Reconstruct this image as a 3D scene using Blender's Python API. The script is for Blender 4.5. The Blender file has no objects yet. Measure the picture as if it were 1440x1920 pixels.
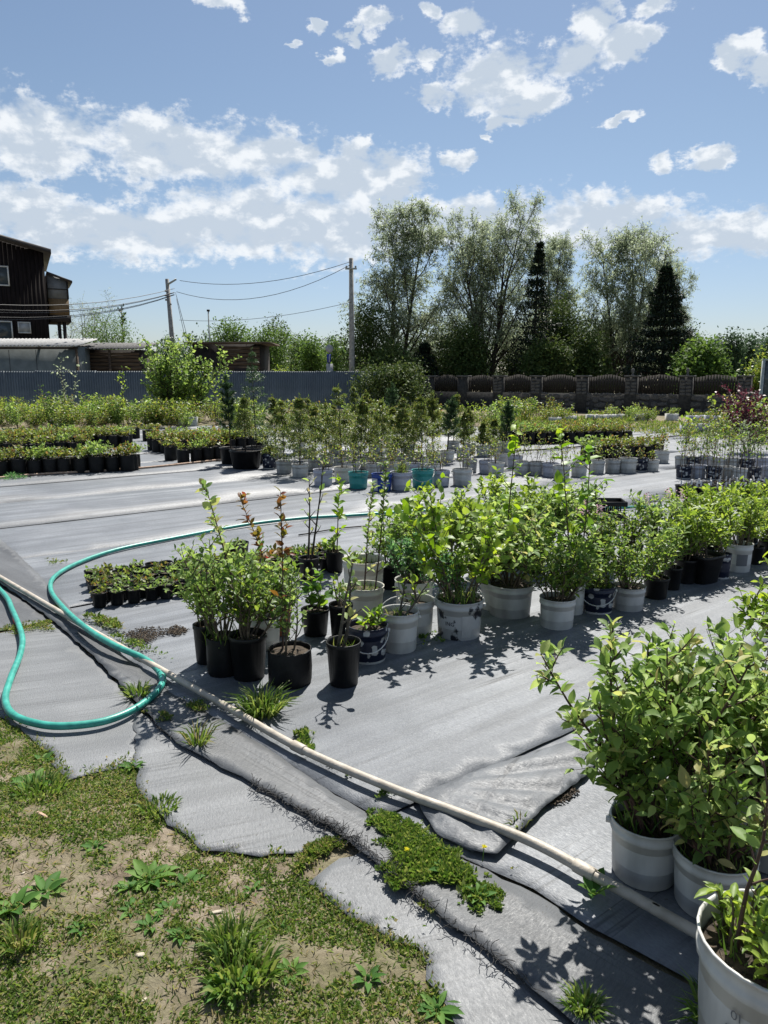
import bpy, bmesh, math, random
import numpy as np
from mathutils import Vector, Matrix, geometry

SC = bpy.context.scene
COL = SC.collection
R = math.radians
random.seed(7)

# ------------------------------------------------------------------ camera
FPX, PITCH, CAMH = 1386.0, R(10.4), 1.55
cam_d = bpy.data.cameras.new('camera')
cam_d.sensor_fit = 'VERTICAL'; cam_d.sensor_height = 36.0
cam_d.lens = FPX / 1920.0 * 36.0
cam_d.clip_start = 0.05; cam_d.clip_end = 2000
cam = bpy.data.objects.new('camera', cam_d); COL.objects.link(cam)
cam.location = (0, 0, CAMH); cam.rotation_euler = (R(90) - PITCH, 0, 0)
SC.camera = cam

def ray(px, py):
    cx, cy = (px - 720) / FPX, (960 - py) / FPX
    return Vector((cx, math.cos(PITCH) + cy * math.sin(PITCH), -math.sin(PITCH) + cy * math.cos(PITCH)))
def G(px, py, z=0.0):                       # where a pixel's ray meets the ground
    d = ray(px, py); t = (z - CAMH) / d.z
    return Vector((d.x * t, d.y * t, z))
def at(px, py, Y):                          # a pixel's ray at depth Y (depth found from what the thing stands on)
    d = ray(px, py); t = Y / d.y
    return Vector((d.x * t, Y, CAMH + d.z * t))
def axis_depth(p):
    return p.y * math.cos(PITCH) + (CAMH - p.z) * math.sin(PITCH)

# ------------------------------------------------------------------ sky, sun, exposure
SUN_EL, SUN_AZ = R(56), R(14)               # azimuth measured from +Y towards +X
world = bpy.data.worlds.new('World'); SC.world = world; world.use_nodes = True
def build_world():
    nt = world.node_tree; nt.nodes.clear(); N = nt.nodes.new; L = nt.links.new
    out = N('ShaderNodeOutputWorld'); bg = N('ShaderNodeBackground'); bg.inputs[1].default_value = 0.053
    sky = N('ShaderNodeTexSky'); sky.sky_type = 'NISHITA'; sky.sun_disc = False
    sky.sun_elevation = SUN_EL; sky.sun_rotation = SUN_AZ
    sky.air_density = 1.1; sky.dust_density = 0.5; sky.ozone_density = 1.6; sky.altitude = 150
    tc = N('ShaderNodeTexCoord'); sep = N('ShaderNodeSeparateXYZ'); L(tc.outputs['Generated'], sep.inputs[0])
    def M(op, a, b=None, c=None, clamp=False):
        n = N('ShaderNodeMath'); n.operation = op; n.use_clamp = clamp
        for i, v in enumerate((a, b, c)):
            if v is None: continue
            if isinstance(v, (int, float)): n.inputs[i].default_value = v
            else: L(v, n.inputs[i])
        return n.outputs[0]
    def VM(op, a, b):
        n = N('ShaderNodeVectorMath'); n.operation = op
        for i, v in enumerate((a, b)):
            if isinstance(v, tuple): n.inputs[i].default_value = v
            elif v is not None: L(v, n.inputs[i])
        return n
    def SS(v, lo, hi, t0=0.0, t1=1.0):
        n = N('ShaderNodeMapRange'); n.interpolation_type = 'SMOOTHSTEP'
        L(v, n.inputs[0]); n.inputs[1].default_value = lo; n.inputs[2].default_value = hi
        n.inputs[3].default_value = t0; n.inputs[4].default_value = t1
        return n.outputs[0]
    az = M('ARCTAN2', sep.outputs[0], sep.outputs[1]); el = M('ARCSINE', sep.outputs[2])
    comb = N('ShaderNodeCombineXYZ'); L(az, comb.inputs[0]); L(el, comb.inputs[1])
    P0 = comb.outputs[0]
    # ragged edges: warp the lookup a little
    wn = N('ShaderNodeTexNoise'); wn.inputs['Scale'].default_value = 16; wn.inputs['Detail'].default_value = 5
    wn.inputs['Roughness'].default_value = 0.62
    L(VM('MULTIPLY', P0, (1, 1.7, 1)).outputs[0], wn.inputs['Vector'])
    wv = VM('MULTIPLY', VM('SUBTRACT', wn.outputs['Color'], (.5, .5, .5)).outputs[0], (.11, .055, 0)).outputs[0]
    P = VM('ADD', P0, wv).outputs[0]
    blobs = [(70,258,125,66),(345,280,205,62),(500,292,110,50),(650,332,170,56),(745,345,60,40),
             (200,432,290,48),(480,420,250,66),(660,430,210,72),(40,395,80,45),
             (890,412,160,48),(1070,420,220,55),(1340,440,190,48),(1200,395,60,30),
             (930,150,95,50),(985,180,70,40),(1075,112,62,40),(1175,84,56,30),(1125,28,40,42),(868,52,46,28),(705,38,38,18),
             (728,116,48,22),(822,182,48,24),(945,229,36,14),(655,56,20,16),(630,106,20,14),(595,39,20,12),
             (425,3,48,16),(802,110,30,18),(856,297,32,18),(1250,302,32,22),(1332,298,36,18),(1395,90,45,25),
             (1425,132,34,24),(550,83,16,13),(668,285,60,26),(1235,2,46,20),(910,258,16,10),(683,265,14,9),(815,18,26,18),(1160,224,34,10)]
    dist = None
    for cx, cy, rx, ry in blobs:
        d = ray(cx, cy).normalized()
        a0, e0 = math.atan2(d.x, d.y), math.asin(d.z)
        s = VM('SUBTRACT', P, (a0, e0, 0)).outputs[0]
        s = VM('MULTIPLY', s, (FPX / rx * .93, FPX / ry * .93, 0)).outputs[0]
        l = VM('LENGTH', s, None).outputs['Value']
        if dist is None: dist = l
        else:
            n = N('ShaderNodeMath'); n.operation = 'SMOOTH_MIN'; L(dist, n.inputs[0]); L(l, n.inputs[1]); n.inputs[2].default_value = .22
            dist = n.outputs[0]
    cover = M('SUBTRACT', 1.0, dist)
    # the same kind of sky all round: cloud bank low over the horizon, loose puffs above
    gn = N('ShaderNodeTexNoise'); gn.inputs['Scale'].default_value = 3.2; gn.inputs['Detail'].default_value = 2
    L(VM('MULTIPLY', tc.outputs['Generated'], (1, 1, 3)).outputs[0], gn.inputs['Vector'])
    aaz = M('ABSOLUTE', az)
    outside = SS(aaz, .50, .68)
    g = M('MULTIPLY', M('SUBTRACT', gn.outputs[0], .52), 4.0)
    g = M('SUBTRACT', M('MULTIPLY', M('ADD', g, 1.0), outside), 1.0)
    high = SS(el, .42, .55)
    g2 = M('SUBTRACT', M('MULTIPLY', M('ADD', M('MULTIPLY', M('SUBTRACT', gn.outputs[0], .60), 4.0), 1.0), high), 1.0)
    cover = M('MAXIMUM', cover, M('MAXIMUM', g, g2))
    def fbm(off):
        n = N('ShaderNodeTexNoise'); n.inputs['Scale'].default_value = 21; n.inputs['Detail'].default_value = 10
        n.inputs['Roughness'].default_value = 0.57; n.inputs['Distortion'].default_value = .15
        v = VM('MULTIPLY', P0, (1, 1.55, 1)).outputs[0]
        L(VM('ADD', v, off).outputs[0], n.inputs['Vector'])
        return n.outputs[0]
    f0, f1 = fbm((0, 0, 0)), fbm((0.004, 0.030, 0))
    cn = N('ShaderNodeTexNoise'); cn.inputs['Scale'].default_value = 13; cn.inputs['Detail'].default_value = 3
    L(VM('MULTIPLY', P0, (1, 2.2, 1)).outputs[0], cn.inputs['Vector'])
    fn_ = N('ShaderNodeTexNoise'); fn_.inputs['Scale'].default_value = 85; fn_.inputs['Detail'].default_value = 6; fn_.inputs['Roughness'].default_value = .6
    L(VM('MULTIPLY', P0, (1, 1.5, 1)).outputs[0], fn_.inputs['Vector'])
    cov2 = M('MINIMUM', M('MULTIPLY', cover, 2.2), 1.4)
    dens = M('ADD', cov2, M('MULTIPLY', M('SUBTRACT', f0, .515), 3.2))
    dens = M('ADD', dens, M('MULTIPLY', M('SUBTRACT', cn.outputs[0], .5), 1.1))
    dens = M('ADD', dens, M('MULTIPLY', M('MULTIPLY', M('SUBTRACT', fn_.outputs[0], .5), 2.4), M('SUBTRACT', 1.45, cov2, None, True)))
    alpha = SS(dens, 0.0, 1.15)
    thin = SS(el, -.02, .11)
    alpha = M('MULTIPLY', alpha, thin)
    alpha = M('MULTIPLY', alpha, .95)
    rel = M('MULTIPLY', M('SUBTRACT', f0, f1), 2.2)
    core = SS(dens, .45, 1.35)
    lit = M('SUBTRACT', M('ADD', .93, rel), M('MULTIPLY', M('MULTIPLY', core, cn.outputs[0]), .62))
    lit = M('MINIMUM', M('MAXIMUM', lit, .60), 1.06)
    ramp = N('ShaderNodeMix'); ramp.data_type = 'RGBA'
    L(SS(lit, .6, 1.06), ramp.inputs[0]); ramp.inputs[6].default_value = (6.3, 7.2, 8.3, 1); ramp.inputs[7].default_value = (10.0, 10.4, 10.8, 1)
    mix = N('ShaderNodeMix'); mix.data_type = 'RGBA'
    tintn = N('ShaderNodeMix'); tintn.data_type = 'RGBA'; tintn.blend_type = 'MULTIPLY'; tintn.inputs[0].default_value = 1
    L(sky.outputs[0], tintn.inputs[6])
    tg_ = N('ShaderNodeMix'); tg_.data_type = 'RGBA'; L(SS(el, .0, .30), tg_.inputs[0]); tg_.inputs[6].default_value = (.84, .90, 1.10, 1); tg_.inputs[7].default_value = (.945, .985, 1.01, 1)
    L(tg_.outputs[2], tintn.inputs[7])
    hs_ = N('ShaderNodeHueSaturation'); hs_.inputs['Saturation'].default_value = .95; L(tintn.outputs[2], hs_.inputs['Color'])
    L(alpha, mix.inputs[0]); L(hs_.outputs[0], mix.inputs[6]); L(ramp.outputs[2], mix.inputs[7])
    L(mix.outputs[2], bg.inputs[0]); L(bg.outputs[0], out.inputs[0])
build_world()
world.cycles.sampling_method = 'MANUAL'; world.cycles.sample_map_resolution = 512
sun_d = bpy.data.lights.new('sun', 'SUN'); sun_d.energy = 5.0; sun_d.angle = R(0.53); sun_d.color = (1.0, .955, .88)
sun = bpy.data.objects.new('sun', sun_d); COL.objects.link(sun)
sd = Vector((math.sin(SUN_AZ) * math.cos(SUN_EL), math.cos(SUN_AZ) * math.cos(SUN_EL), math.sin(SUN_EL)))
sun.rotation_euler = sd.to_track_quat('Z', 'Y').to_euler(); sun.location = sd * 60
SC.view_settings.view_transform = 'Standard'; SC.view_settings.look = 'None'
SC.view_settings.exposure = 0.8; SC.view_settings.gamma = 1.0; SC.view_settings.use_curve_mapping = False
SC.render.engine = 'CYCLES'
SC.cycles.use_denoising = True; SC.cycles.max_bounces = 6; SC.cycles.transparent_max_bounces = 6
SC.cycles.diffuse_bounces = 3; SC.cycles.glossy_bounces = 2; SC.cycles.transmission_bounces = 4

# ------------------------------------------------------------------ materials
MATS = {}
def new_mat(name):
    m = bpy.data.materials.new(name); m.use_nodes = True; MATS[name] = m
    nt = m.node_tree; p = nt.nodes['Principled BSDF']
    return m, nt, p
def sock(p, *names):
    for n in names:
        if n in p.inputs: return p.inputs[n]
def basic(name, c1, c2=None, rough=.6, scale=6.0, bump=0.0, bscale=40.0, metal=0.0, spec=.5, coord='Object', stretch=(1,1,1), contrast=(.35,.65), detail=6):
    m, nt, p = new_mat(name); N = nt.nodes.new; L = nt.links.new
    p.inputs['Roughness'].default_value = rough; p.inputs['Metallic'].default_value = metal
    sock(p, 'Specular IOR Level').default_value = spec
    tc = N('ShaderNodeTexCoord'); mp = N('ShaderNodeMapping'); mp.inputs['Scale'].default_value = stretch
    L(tc.outputs[coord], mp.inputs[0])
    if c2 is not None:
        n = N('ShaderNodeTexNoise'); n.inputs['Scale'].default_value = scale; n.inputs['Detail'].default_value = detail
        L(mp.outputs[0], n.inputs['Vector'])
        r = N('ShaderNodeValToRGB'); r.color_ramp.elements[0].position = contrast[0]; r.color_ramp.elements[1].position = contrast[1]
        r.color_ramp.elements[0].color = (*c1, 1); r.color_ramp.elements[1].color = (*c2, 1)
        L(n.outputs[0], r.inputs[0]); L(r.outputs[0], p.inputs['Base Color'])
    else: p.inputs['Base Color'].default_value = (*c1, 1)
    if bump:
        b = N('ShaderNodeTexNoise'); b.inputs['Scale'].default_value = bscale; b.inputs['Detail'].default_value = 5
        L(mp.outputs[0], b.inputs['Vector'])
        bn = N('ShaderNodeBump'); bn.inputs['Strength'].default_value = bump; bn.inputs['Distance'].default_value = .01
        L(b.outputs[0], bn.inputs['Height']); L(bn.outputs[0], p.inputs['Normal'])
    return m
LEAFGAIN = {'needle_dark': 1.0, 'leaf_under': 1.6, 'leaf_dark': 1.2, 'leaf_burgundy': 1.1, 'flower_pink': 1, 'flower_yellow': 1, 'leaf_hazeblue': 1.25, 'leaf_willow': 2.3, 'needle_olive': 1.25, 'grass': 1.5, 'grass_lush': 1.55, 'leaf_fresh_o': 1.85, 'leaf_fresh': 1.8, 'leaf_red': 1.1, 'leaf_red_o': 1.1}
def leafmat(name, cols, trans=.47, obj=False, rough=.46, gain=1.45, spec=.38):
    """leaf with light coming through; cols = ramp over a random tint"""
    m, nt, p = new_mat(name); N = nt.nodes.new; L = nt.links.new
    r = N('ShaderNodeValToRGB'); cr = r.color_ramp
    while len(cr.elements) < len(cols): cr.elements.new(.5)
    for i, c in enumerate(cols):
        cr.elements[i].position = i / (len(cols) - 1); cr.elements[i].color = (*[min(x * LEAFGAIN.get(name, 1.55), .6) for x in c], 1)
    if obj:
        a = N('ShaderNodeObjectInfo'); L(a.outputs['Random'], r.inputs[0])
    else:
        a = N('ShaderNodeAttribute'); a.attribute_name = 'tint'; L(a.outputs['Fac'], r.inputs[0])
    L(r.outputs[0], p.inputs['Base Color']); p.inputs['Roughness'].default_value = rough
    sock(p, 'Specular IOR Level').default_value = spec
    t = N('ShaderNodeBsdfTranslucent')
    hs = N('ShaderNodeHueSaturation'); hs.inputs['Hue'].default_value = .485; hs.inputs['Saturation'].default_value = 1.1; hs.inputs['Value'].default_value = gain
    L(r.outputs[0], hs.inputs['Color']); L(hs.outputs[0], t.inputs[0])
    mx = N('ShaderNodeMixShader'); mx.inputs[0].default_value = trans
    L(p.outputs[0], mx.inputs[1]); L(t.outputs[0], mx.inputs[2])
    L(mx.outputs[0], nt.nodes['Material Output'].inputs[0])
    return m

U_ANG = R(38)                                 # the weave and the rows run this way
def fabric(name, base, dust, ang, dark=.5, rough=.52):
    m, nt, p = new_mat(name); N = nt.nodes.new; L = nt.links.new
    g = N('ShaderNodeNewGeometry'); mp = N('ShaderNodeMapping'); mp.inputs['Rotation'].default_value = (0, 0, -ang)
    L(g.outputs['Position'], mp.inputs[0])
    def noise(scale, st, detail=5, rough_=.55):
        v = N('ShaderNodeVectorMath'); v.operation = 'MULTIPLY'; v.inputs[1].default_value = st; L(mp.outputs[0], v.inputs[0])
        n = N('ShaderNodeTexNoise'); n.inputs['Scale'].default_value = scale; n.inputs['Detail'].default_value = detail; n.inputs['Roughness'].default_value = rough_
        L(v.outputs[0], n.inputs['Vector']); return n.outputs[0]
    def mixc(f, a, b):
        n = N('ShaderNodeMix'); n.data_type = 'RGBA'; L(f, n.inputs[0])
        for i, v in ((6, a), (7, b)):
            if isinstance(v, tuple): n.inputs[i].default_value = (*v, 1)
            else: L(v, n.inputs[i])
        return n.outputs[2]
    def mr(v, a, b, c=0, d=1):
        n = N('ShaderNodeMapRange'); L(v, n.inputs[0])
        for i, q in enumerate((a, b, c, d)): n.inputs[i + 1].default_value = q
        return n.outputs[0]
    streak = noise(3.0, (.12, 2.6, 1), 6)
    patch = noise(1.3, (1, 1, 1), 7, .62)
    fine = noise(160, (1, .35, 1), 3, .7)
    speck = noise(55, (1, 1, 1), 2)
    c = mixc(mr(patch, .36, .66), base, dust)
    c = mixc(mr(streak, .35, .68, 0, .75), c, tuple(x * dark for x in base))
    c = mixc(mr(fine, .35, .75, 0, .5), c, tuple(x * .55 for x in base))
    c = mixc(mr(speck, .70, .76, 0, .6), c, (.06, .056, .05))
    ln = noise(1.6, (.10, 5.0, 1), 2)
    ab = N('ShaderNodeMath'); ab.operation = 'ABSOLUTE'; sb_ = N('ShaderNodeMath'); sb_.operation = 'SUBTRACT'; L(ln, sb_.inputs[0]); sb_.inputs[1].default_value = .5; L(sb_.outputs[0], ab.inputs[0])
    cut = N('ShaderNodeMath'); cut.operation = 'MULTIPLY'; L(mr(ab.outputs[0], .0, .012, .8, 0), cut.inputs[0]); L(mr(patch, .45, .6, 0, 1), cut.inputs[1])
    c = mixc(cut.outputs[0], c, tuple(x * .3 for x in base))
    L(c, p.inputs['Base Color'])
    L(mr(fine, .3, .7, rough - .1, rough + .14), p.inputs['Roughness'])
    sock(p, 'Specular IOR Level').default_value = .42
    add = N('ShaderNodeMath'); add.operation = 'MULTIPLY_ADD'; L(streak, add.inputs[0]); add.inputs[1].default_value = 1.6; L(fine, add.inputs[2])
    wr = noise(7, (.35, 1.3, 1), 4)
    add2 = N('ShaderNodeMath'); add2.operation = 'MULTIPLY_ADD'; L(wr, add2.inputs[0]); add2.inputs[1].default_value = .8; L(add.outputs[0], add2.inputs[2])
    b = N('ShaderNodeBump'); b.inputs['Strength'].default_value = .42; b.inputs['Distance'].default_value = .006
    L(add2.outputs[0], b.inputs['Height']); L(b.outputs[0], p.inputs['Normal'])
    return m
fabric('fab_main', (.13, .143, .162), (.25, .267, .292), U_ANG)
fabric('fab_near', (.14, .148, .157), (.24, .249, .259), R(20), .75)
fabric('fab_strip', (.082, .088, .096), (.15, .158, .168), R(-44), .55)
fabric('fab_fold', (.10, .109, .122), (.19, .203, .222), R(60), .6, .50)
basic('fab_edge', (.012, .012, .013), (.03, .03, .032), .7, 30)

def ground_mat():
    m, nt, p = new_mat('soil'); N = nt.nodes.new; L = nt.links.new
    g = N('ShaderNodeNewGeometry')
    def noise(s, d=6, r=.6):
        n = N('ShaderNodeTexNoise'); n.inputs['Scale'].default_value = s; n.inputs['Detail'].default_value = d; n.inputs['Roughness'].default_value = r
        L(g.outputs['Position'], n.inputs['Vector']); return n.outputs[0]
    def ramp(v, stops):
        r = N('ShaderNodeValToRGB'); cr = r.color_ramp
        while len(cr.elements) < len(stops): cr.elements.new(.5)
        for i, (a, c) in enumerate(stops): cr.elements[i].position = a; cr.elements[i].color = (*c, 1)
        L(v, r.inputs[0]); return r.outputs[0]
    c1 = ramp(noise(14, 8, .68), [(.28, (.10, .08, .056)), (.5, (.21, .172, .126)), (.72, (.33, .282, .218))])
    c2 = ramp(noise(60, 4), [(.3, (.05, .06, .02)), (.7, (.16, .16, .075))])
    mx = N('ShaderNodeMix'); mx.data_type = 'RGBA'
    r = N('ShaderNodeMapRange'); L(noise(2.2, 4), r.inputs[0]); r.inputs[1].default_value = .42; r.inputs[2].default_value = .62; r.inputs[4].default_value = .75
    L(r.outputs[0], mx.inputs[0]); L(c1, mx.inputs[6]); L(c2, mx.inputs[7]); L(mx.outputs[2], p.inputs['Base Color'])
    p.inputs['Roughness'].default_value = .95; sock(p, 'Specular IOR Level').default_value = .15
    b = N('ShaderNodeBump'); b.inputs['Strength'].default_value = .8; b.inputs['Distance'].default_value = .02
    L(noise(40, 7, .7), b.inputs['Height']); L(b.outputs[0], p.inputs['Normal'])
ground_mat()

basic('white_plastic', (.28, .275, .255), (.55, .55, .53), .42, 9, .12, 25, contrast=(.22, .60), stretch=(1, 1, .35), spec=.4)
basic('cream_plastic', (.48, .455, .39), (.63, .605, .54), .42, 7, .1, 25, contrast=(.25, .7))
basic('dirty_plastic', (.24, .235, .22), (.46, .46, .45), .5, 9, .15, 25, contrast=(.28, .62), stretch=(1, 1, .4))
basic('black_plastic', (.006, .006, .0065), (.013, .013, .0135), .45, 9, .1, 30, spec=.3)
basic('black_bag', (.005, .005, .0055), (.012, .012, .0125), .55, 12, .5, 18, spec=.25)
basic('teal_plastic', (.02, .23, .22), (.05, .33, .31), .45, 5)
basic('blue_plastic', (.012, .045, .24), (.02, .07, .33), .45, 5)
basic('lilac_plastic', (.36, .37, .44), (.46, .47, .53), .45, 5)
basic('terracotta', (.30, .085, .032), (.42, .14, .06), .6, 9)
basic('potting_soil', (.018, .013, .009), (.075, .055, .036), .95, 45, .9, 70)
basic('handle_wire', (.40, .40, .39), (.62, .61, .58), .4, 20)
basic('hose_teal', (.026, .235, .19), (.05, .345, .28), .38, 25, .08, 60)
basic('pvc', (.30, .265, .215), (.47, .42, .355), .55, 16, .25, 50, contrast=(.3, .68))
basic('bark_grey', (.045, .038, .030), (.13, .112, .09), .85, 22, .5, 40)
basic('bark_dark', (.022, .016, .012), (.06, .045, .035), .85, 25, .5, 40)
basic('twig', (.05, .036, .024), (.15, .115, .078), .75, 30)
basic('twig_red', (.035, .018, .014), (.09, .05, .038), .7, 30)
basic('siding_dark', (.007, .005, .005), (.017, .012, .0115), .85, 5, .3, 20, stretch=(3, 3, .3), spec=.15)
basic('siding_grey', (.13, .135, .14), (.18, .185, .19), .6, 4)
basic('siding_tan', (.13, .078, .032), (.19, .12, .055), .7, 6, stretch=(4, 4, .5))
basic('roof_metal', (.02, .017, .018), (.04, .034, .034), .5, 3)
basic('slate_roof', (.25, .25, .25), (.38, .38, .37), .8, 7)
basic('slate_dark', (.06, .058, .056), (.15, .145, .14), .85, 7)
basic('shed_wall', (.115, .135, .135), (.165, .185, .185), .8, 2.5, .1, 12)
basic('old_wood', (.035, .022, .014), (.12, .08, .05), .85, 5, .4, 18, stretch=(.4, 3, 6))
basic('dark_wood', (.010, .007, .006), (.03, .022, .018), .85, 5, .4, 18)
basic('fence_metal', (.095, .115, .13), (.135, .158, .175), .5, 1.6, .04, 5, metal=.25)
basic('fence_rail', (.06, .075, .09), (.1, .12, .14), .5, 5)
basic('picket_wood', (.009, .0075, .0065), (.032, .026, .021), .85, 7, .4, 25, stretch=(3, 3, .5))
basic('mortar', (.022, .022, .0215), (.05, .049, .047), .95, 9, .7, 25)
basic('stone', (.045, .044, .043), (.125, .12, .114), .9, 4.5, .6, 18)
basic('cap_stone', (.06, .06, .058), (.12, .118, .114), .85, 7, .3, 25)
basic('concrete', (.22, .215, .205), (.36, .35, .33), .85, 7, .3, 25)
basic('window_glass', (.055, .07, .08), None, .12)
basic('window_frame', (.52, .52, .5), (.62, .62, .6), .5, 8)
basic('sign_grey', (.28, .285, .29), (.38, .385, .39), .5, 5)
basic('sign_blue', (.01, .025, .20), (.02, .04, .28), .45, 8)
basic('sign_white', (.6, .6, .6), (.7, .7, .7), .5, 8)
basic('cable_black', (.012, .012, .013), None, .6)
basic('frame_steel', (.26, .29, .28), (.38, .41, .40), .45, 8)
basic('red_plastic', (.5, .03, .02), None, .4)
basic('ink_dark', (.012, .014, .02), None, .6)
basic('ink_grey', (.13, .135, .145), None, .6)
basic('ink_white', (.52, .52, .5), None, .5)
basic('paper_dry', (.36, .31, .23), (.52, .47, .38), .8, 30)
basic('wood_chip', (.34, .22, .15), (.5, .36, .27), .8, 20)

def printed(name, bg, fg, scale, thr, zlo, zhi, plain=(.5, .5, .49)):
    """plastic pail with a printed wrap: pale blossom-like blots on a dark band"""
    m, nt, p = new_mat(name); N = nt.nodes.new; L = nt.links.new
    tc = N('ShaderNodeTexCoord')
    n = N('ShaderNodeTexNoise'); n.inputs['Scale'].default_value = scale * 1.4; n.inputs['Detail'].default_value = 3
    L(tc.outputs['Object'], n.inputs['Vector'])
    off = N('ShaderNodeVectorMath'); off.operation = 'MULTIPLY_ADD'; off.inputs[1].default_value = (.035,) * 3
    L(n.outputs['Color'], off.inputs[0]); L(tc.outputs['Object'], off.inputs[2])
    v = N('ShaderNodeTexVoronoi'); v.inputs['Scale'].default_value = scale; v.inputs['Randomness'].default_value = .75
    L(off.outputs[0], v.inputs['Vector'])
    lt = N('ShaderNodeMapRange'); L(v.outputs['Distance'], lt.inputs[0]); lt.inputs[1].default_value = thr; lt.inputs[2].default_value = thr + .05
    lt.inputs[3].default_value = 1; lt.inputs[4].default_value = 0
    mx = N('ShaderNodeMix'); mx.data_type = 'RGBA'; L(lt.outputs[0], mx.inputs[0]); mx.inputs[6].default_value = (*bg, 1); mx.inputs[7].default_value = (*fg, 1)
    s = N('ShaderNodeSeparateXYZ'); L(tc.outputs['Object'], s.inputs[0])
    a = N('ShaderNodeMath'); a.operation = 'GREATER_THAN'; L(s.outputs[2], a.inputs[0]); a.inputs[1].default_value = zlo
    b = N('ShaderNodeMath'); b.operation = 'LESS_THAN'; L(s.outputs[2], b.inputs[0]); b.inputs[1].default_value = zhi
    c = N('ShaderNodeMath'); c.operation = 'MULTIPLY'; L(a.outputs[0], c.inputs[0]); L(b.outputs[0], c.inputs[1])
    m2 = N('ShaderNodeMix'); m2.data_type = 'RGBA'; L(c.outputs[0], m2.inputs[0]); m2.inputs[6].default_value = (*plain, 1); L(mx.outputs[2], m2.inputs[7])
    L(m2.outputs[2], p.inputs['Base Color']); p.inputs['Roughness'].default_value = .42
printed('print_navy', (.008, .013, .035), (.42, .43, .43), 18, .30, .015, .75)
basic('print_worn', (.012, .014, .022), (.43, .435, .43), .45, 11, .1, 25, contrast=(.40, .44), stretch=(1, 1, .8), detail=4)

# foliage colours (linear)
Lf = leafmat
Lf('leaf_fresh', [(.04,.075,.02),(.085,.14,.035),(.135,.20,.055),(.19,.25,.075)], spec=.28, rough=.52)
Lf('leaf_fresh_o', [(.055,.10,.028),(.095,.155,.045),(.14,.20,.062),(.185,.24,.085),(.21,.235,.08),(.20,.18,.08)], obj=True, spec=.28, rough=.52)
Lf('leaf_mid', [(.026,.058,.014),(.055,.105,.02),(.10,.16,.03),(.16,.21,.045)])
Lf('leaf_mid_o', [(.035,.085,.014),(.075,.155,.024),(.13,.215,.036)], obj=True)
Lf('leaf_lime', [(.065,.115,.02),(.125,.19,.034),(.195,.26,.05)])
Lf('leaf_lime_o', [(.07,.14,.016),(.13,.22,.026),(.22,.29,.04)], obj=True)
Lf('leaf_blue', [(.03,.075,.03),(.055,.13,.05),(.09,.18,.065)])
Lf('leaf_red', [(.11,.05,.02),(.16,.09,.025),(.12,.13,.022),(.20,.05,.035)])
Lf('leaf_red_o', [(.12,.05,.02),(.17,.10,.028),(.13,.13,.024),(.22,.045,.038)], obj=True)
Lf('leaf_burgundy', [(.022,.006,.009),(.055,.01,.016),(.11,.02,.03),(.20,.10,.10)], trans=.3)
Lf('leaf_dark', [(.012,.032,.010),(.022,.055,.014),(.045,.09,.022)], trans=.35)
Lf('leaf_willow', [(.06,.078,.05),(.095,.12,.075),(.14,.17,.11),(.20,.225,.155)], trans=.5, gain=1.2, spec=.25, rough=.6)
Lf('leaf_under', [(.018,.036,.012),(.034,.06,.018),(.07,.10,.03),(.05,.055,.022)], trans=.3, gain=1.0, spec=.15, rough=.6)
Lf('needle_dark', [(.006,.014,.008),(.012,.026,.013),(.022,.042,.02)], trans=.12, rough=.6)
Lf('needle_olive', [(.045,.078,.022),(.085,.13,.034),(.13,.175,.045),(.16,.15,.045)], trans=.38)
Lf('needle_green', [(.018,.04,.018),(.035,.07,.028),(.06,.105,.04)], trans=.25)
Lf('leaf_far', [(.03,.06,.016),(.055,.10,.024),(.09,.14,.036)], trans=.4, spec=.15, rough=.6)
Lf('leaf_hazeblue', [(.022,.044,.024),(.04,.07,.036),(.06,.10,.05)], trans=.3, spec=.1, rough=.7)  # bluish cast of distance haze is put into this leaf colour
Lf('leaf_bed', [(.04,.07,.016),(.09,.14,.028),(.15,.20,.04),(.15,.10,.04)])
Lf('leaf_strawb', [(.03,.055,.015),(.07,.10,.022),(.13,.15,.035),(.12,.055,.025)])
Lf('grass', [(.036,.07,.014),(.065,.115,.022),(.10,.15,.034),(.155,.175,.05),(.22,.18,.09)], trans=.4, spec=.2, rough=.6)
Lf('grass_lush', [(.03,.06,.012),(.055,.11,.02),(.10,.15,.034),(.17,.20,.06)], trans=.42)
Lf('weed_o', [(.035,.09,.018),(.06,.13,.028),(.10,.17,.04)], obj=True, trans=.35, gain=1.1, spec=.15, rough=.6)
Lf('flower_pink', [(.5,.3,.36),(.6,.45,.5)], trans=.3)
Lf('flower_yellow', [(.7,.5,.01),(.8,.6,.02)], trans=.2)
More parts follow.
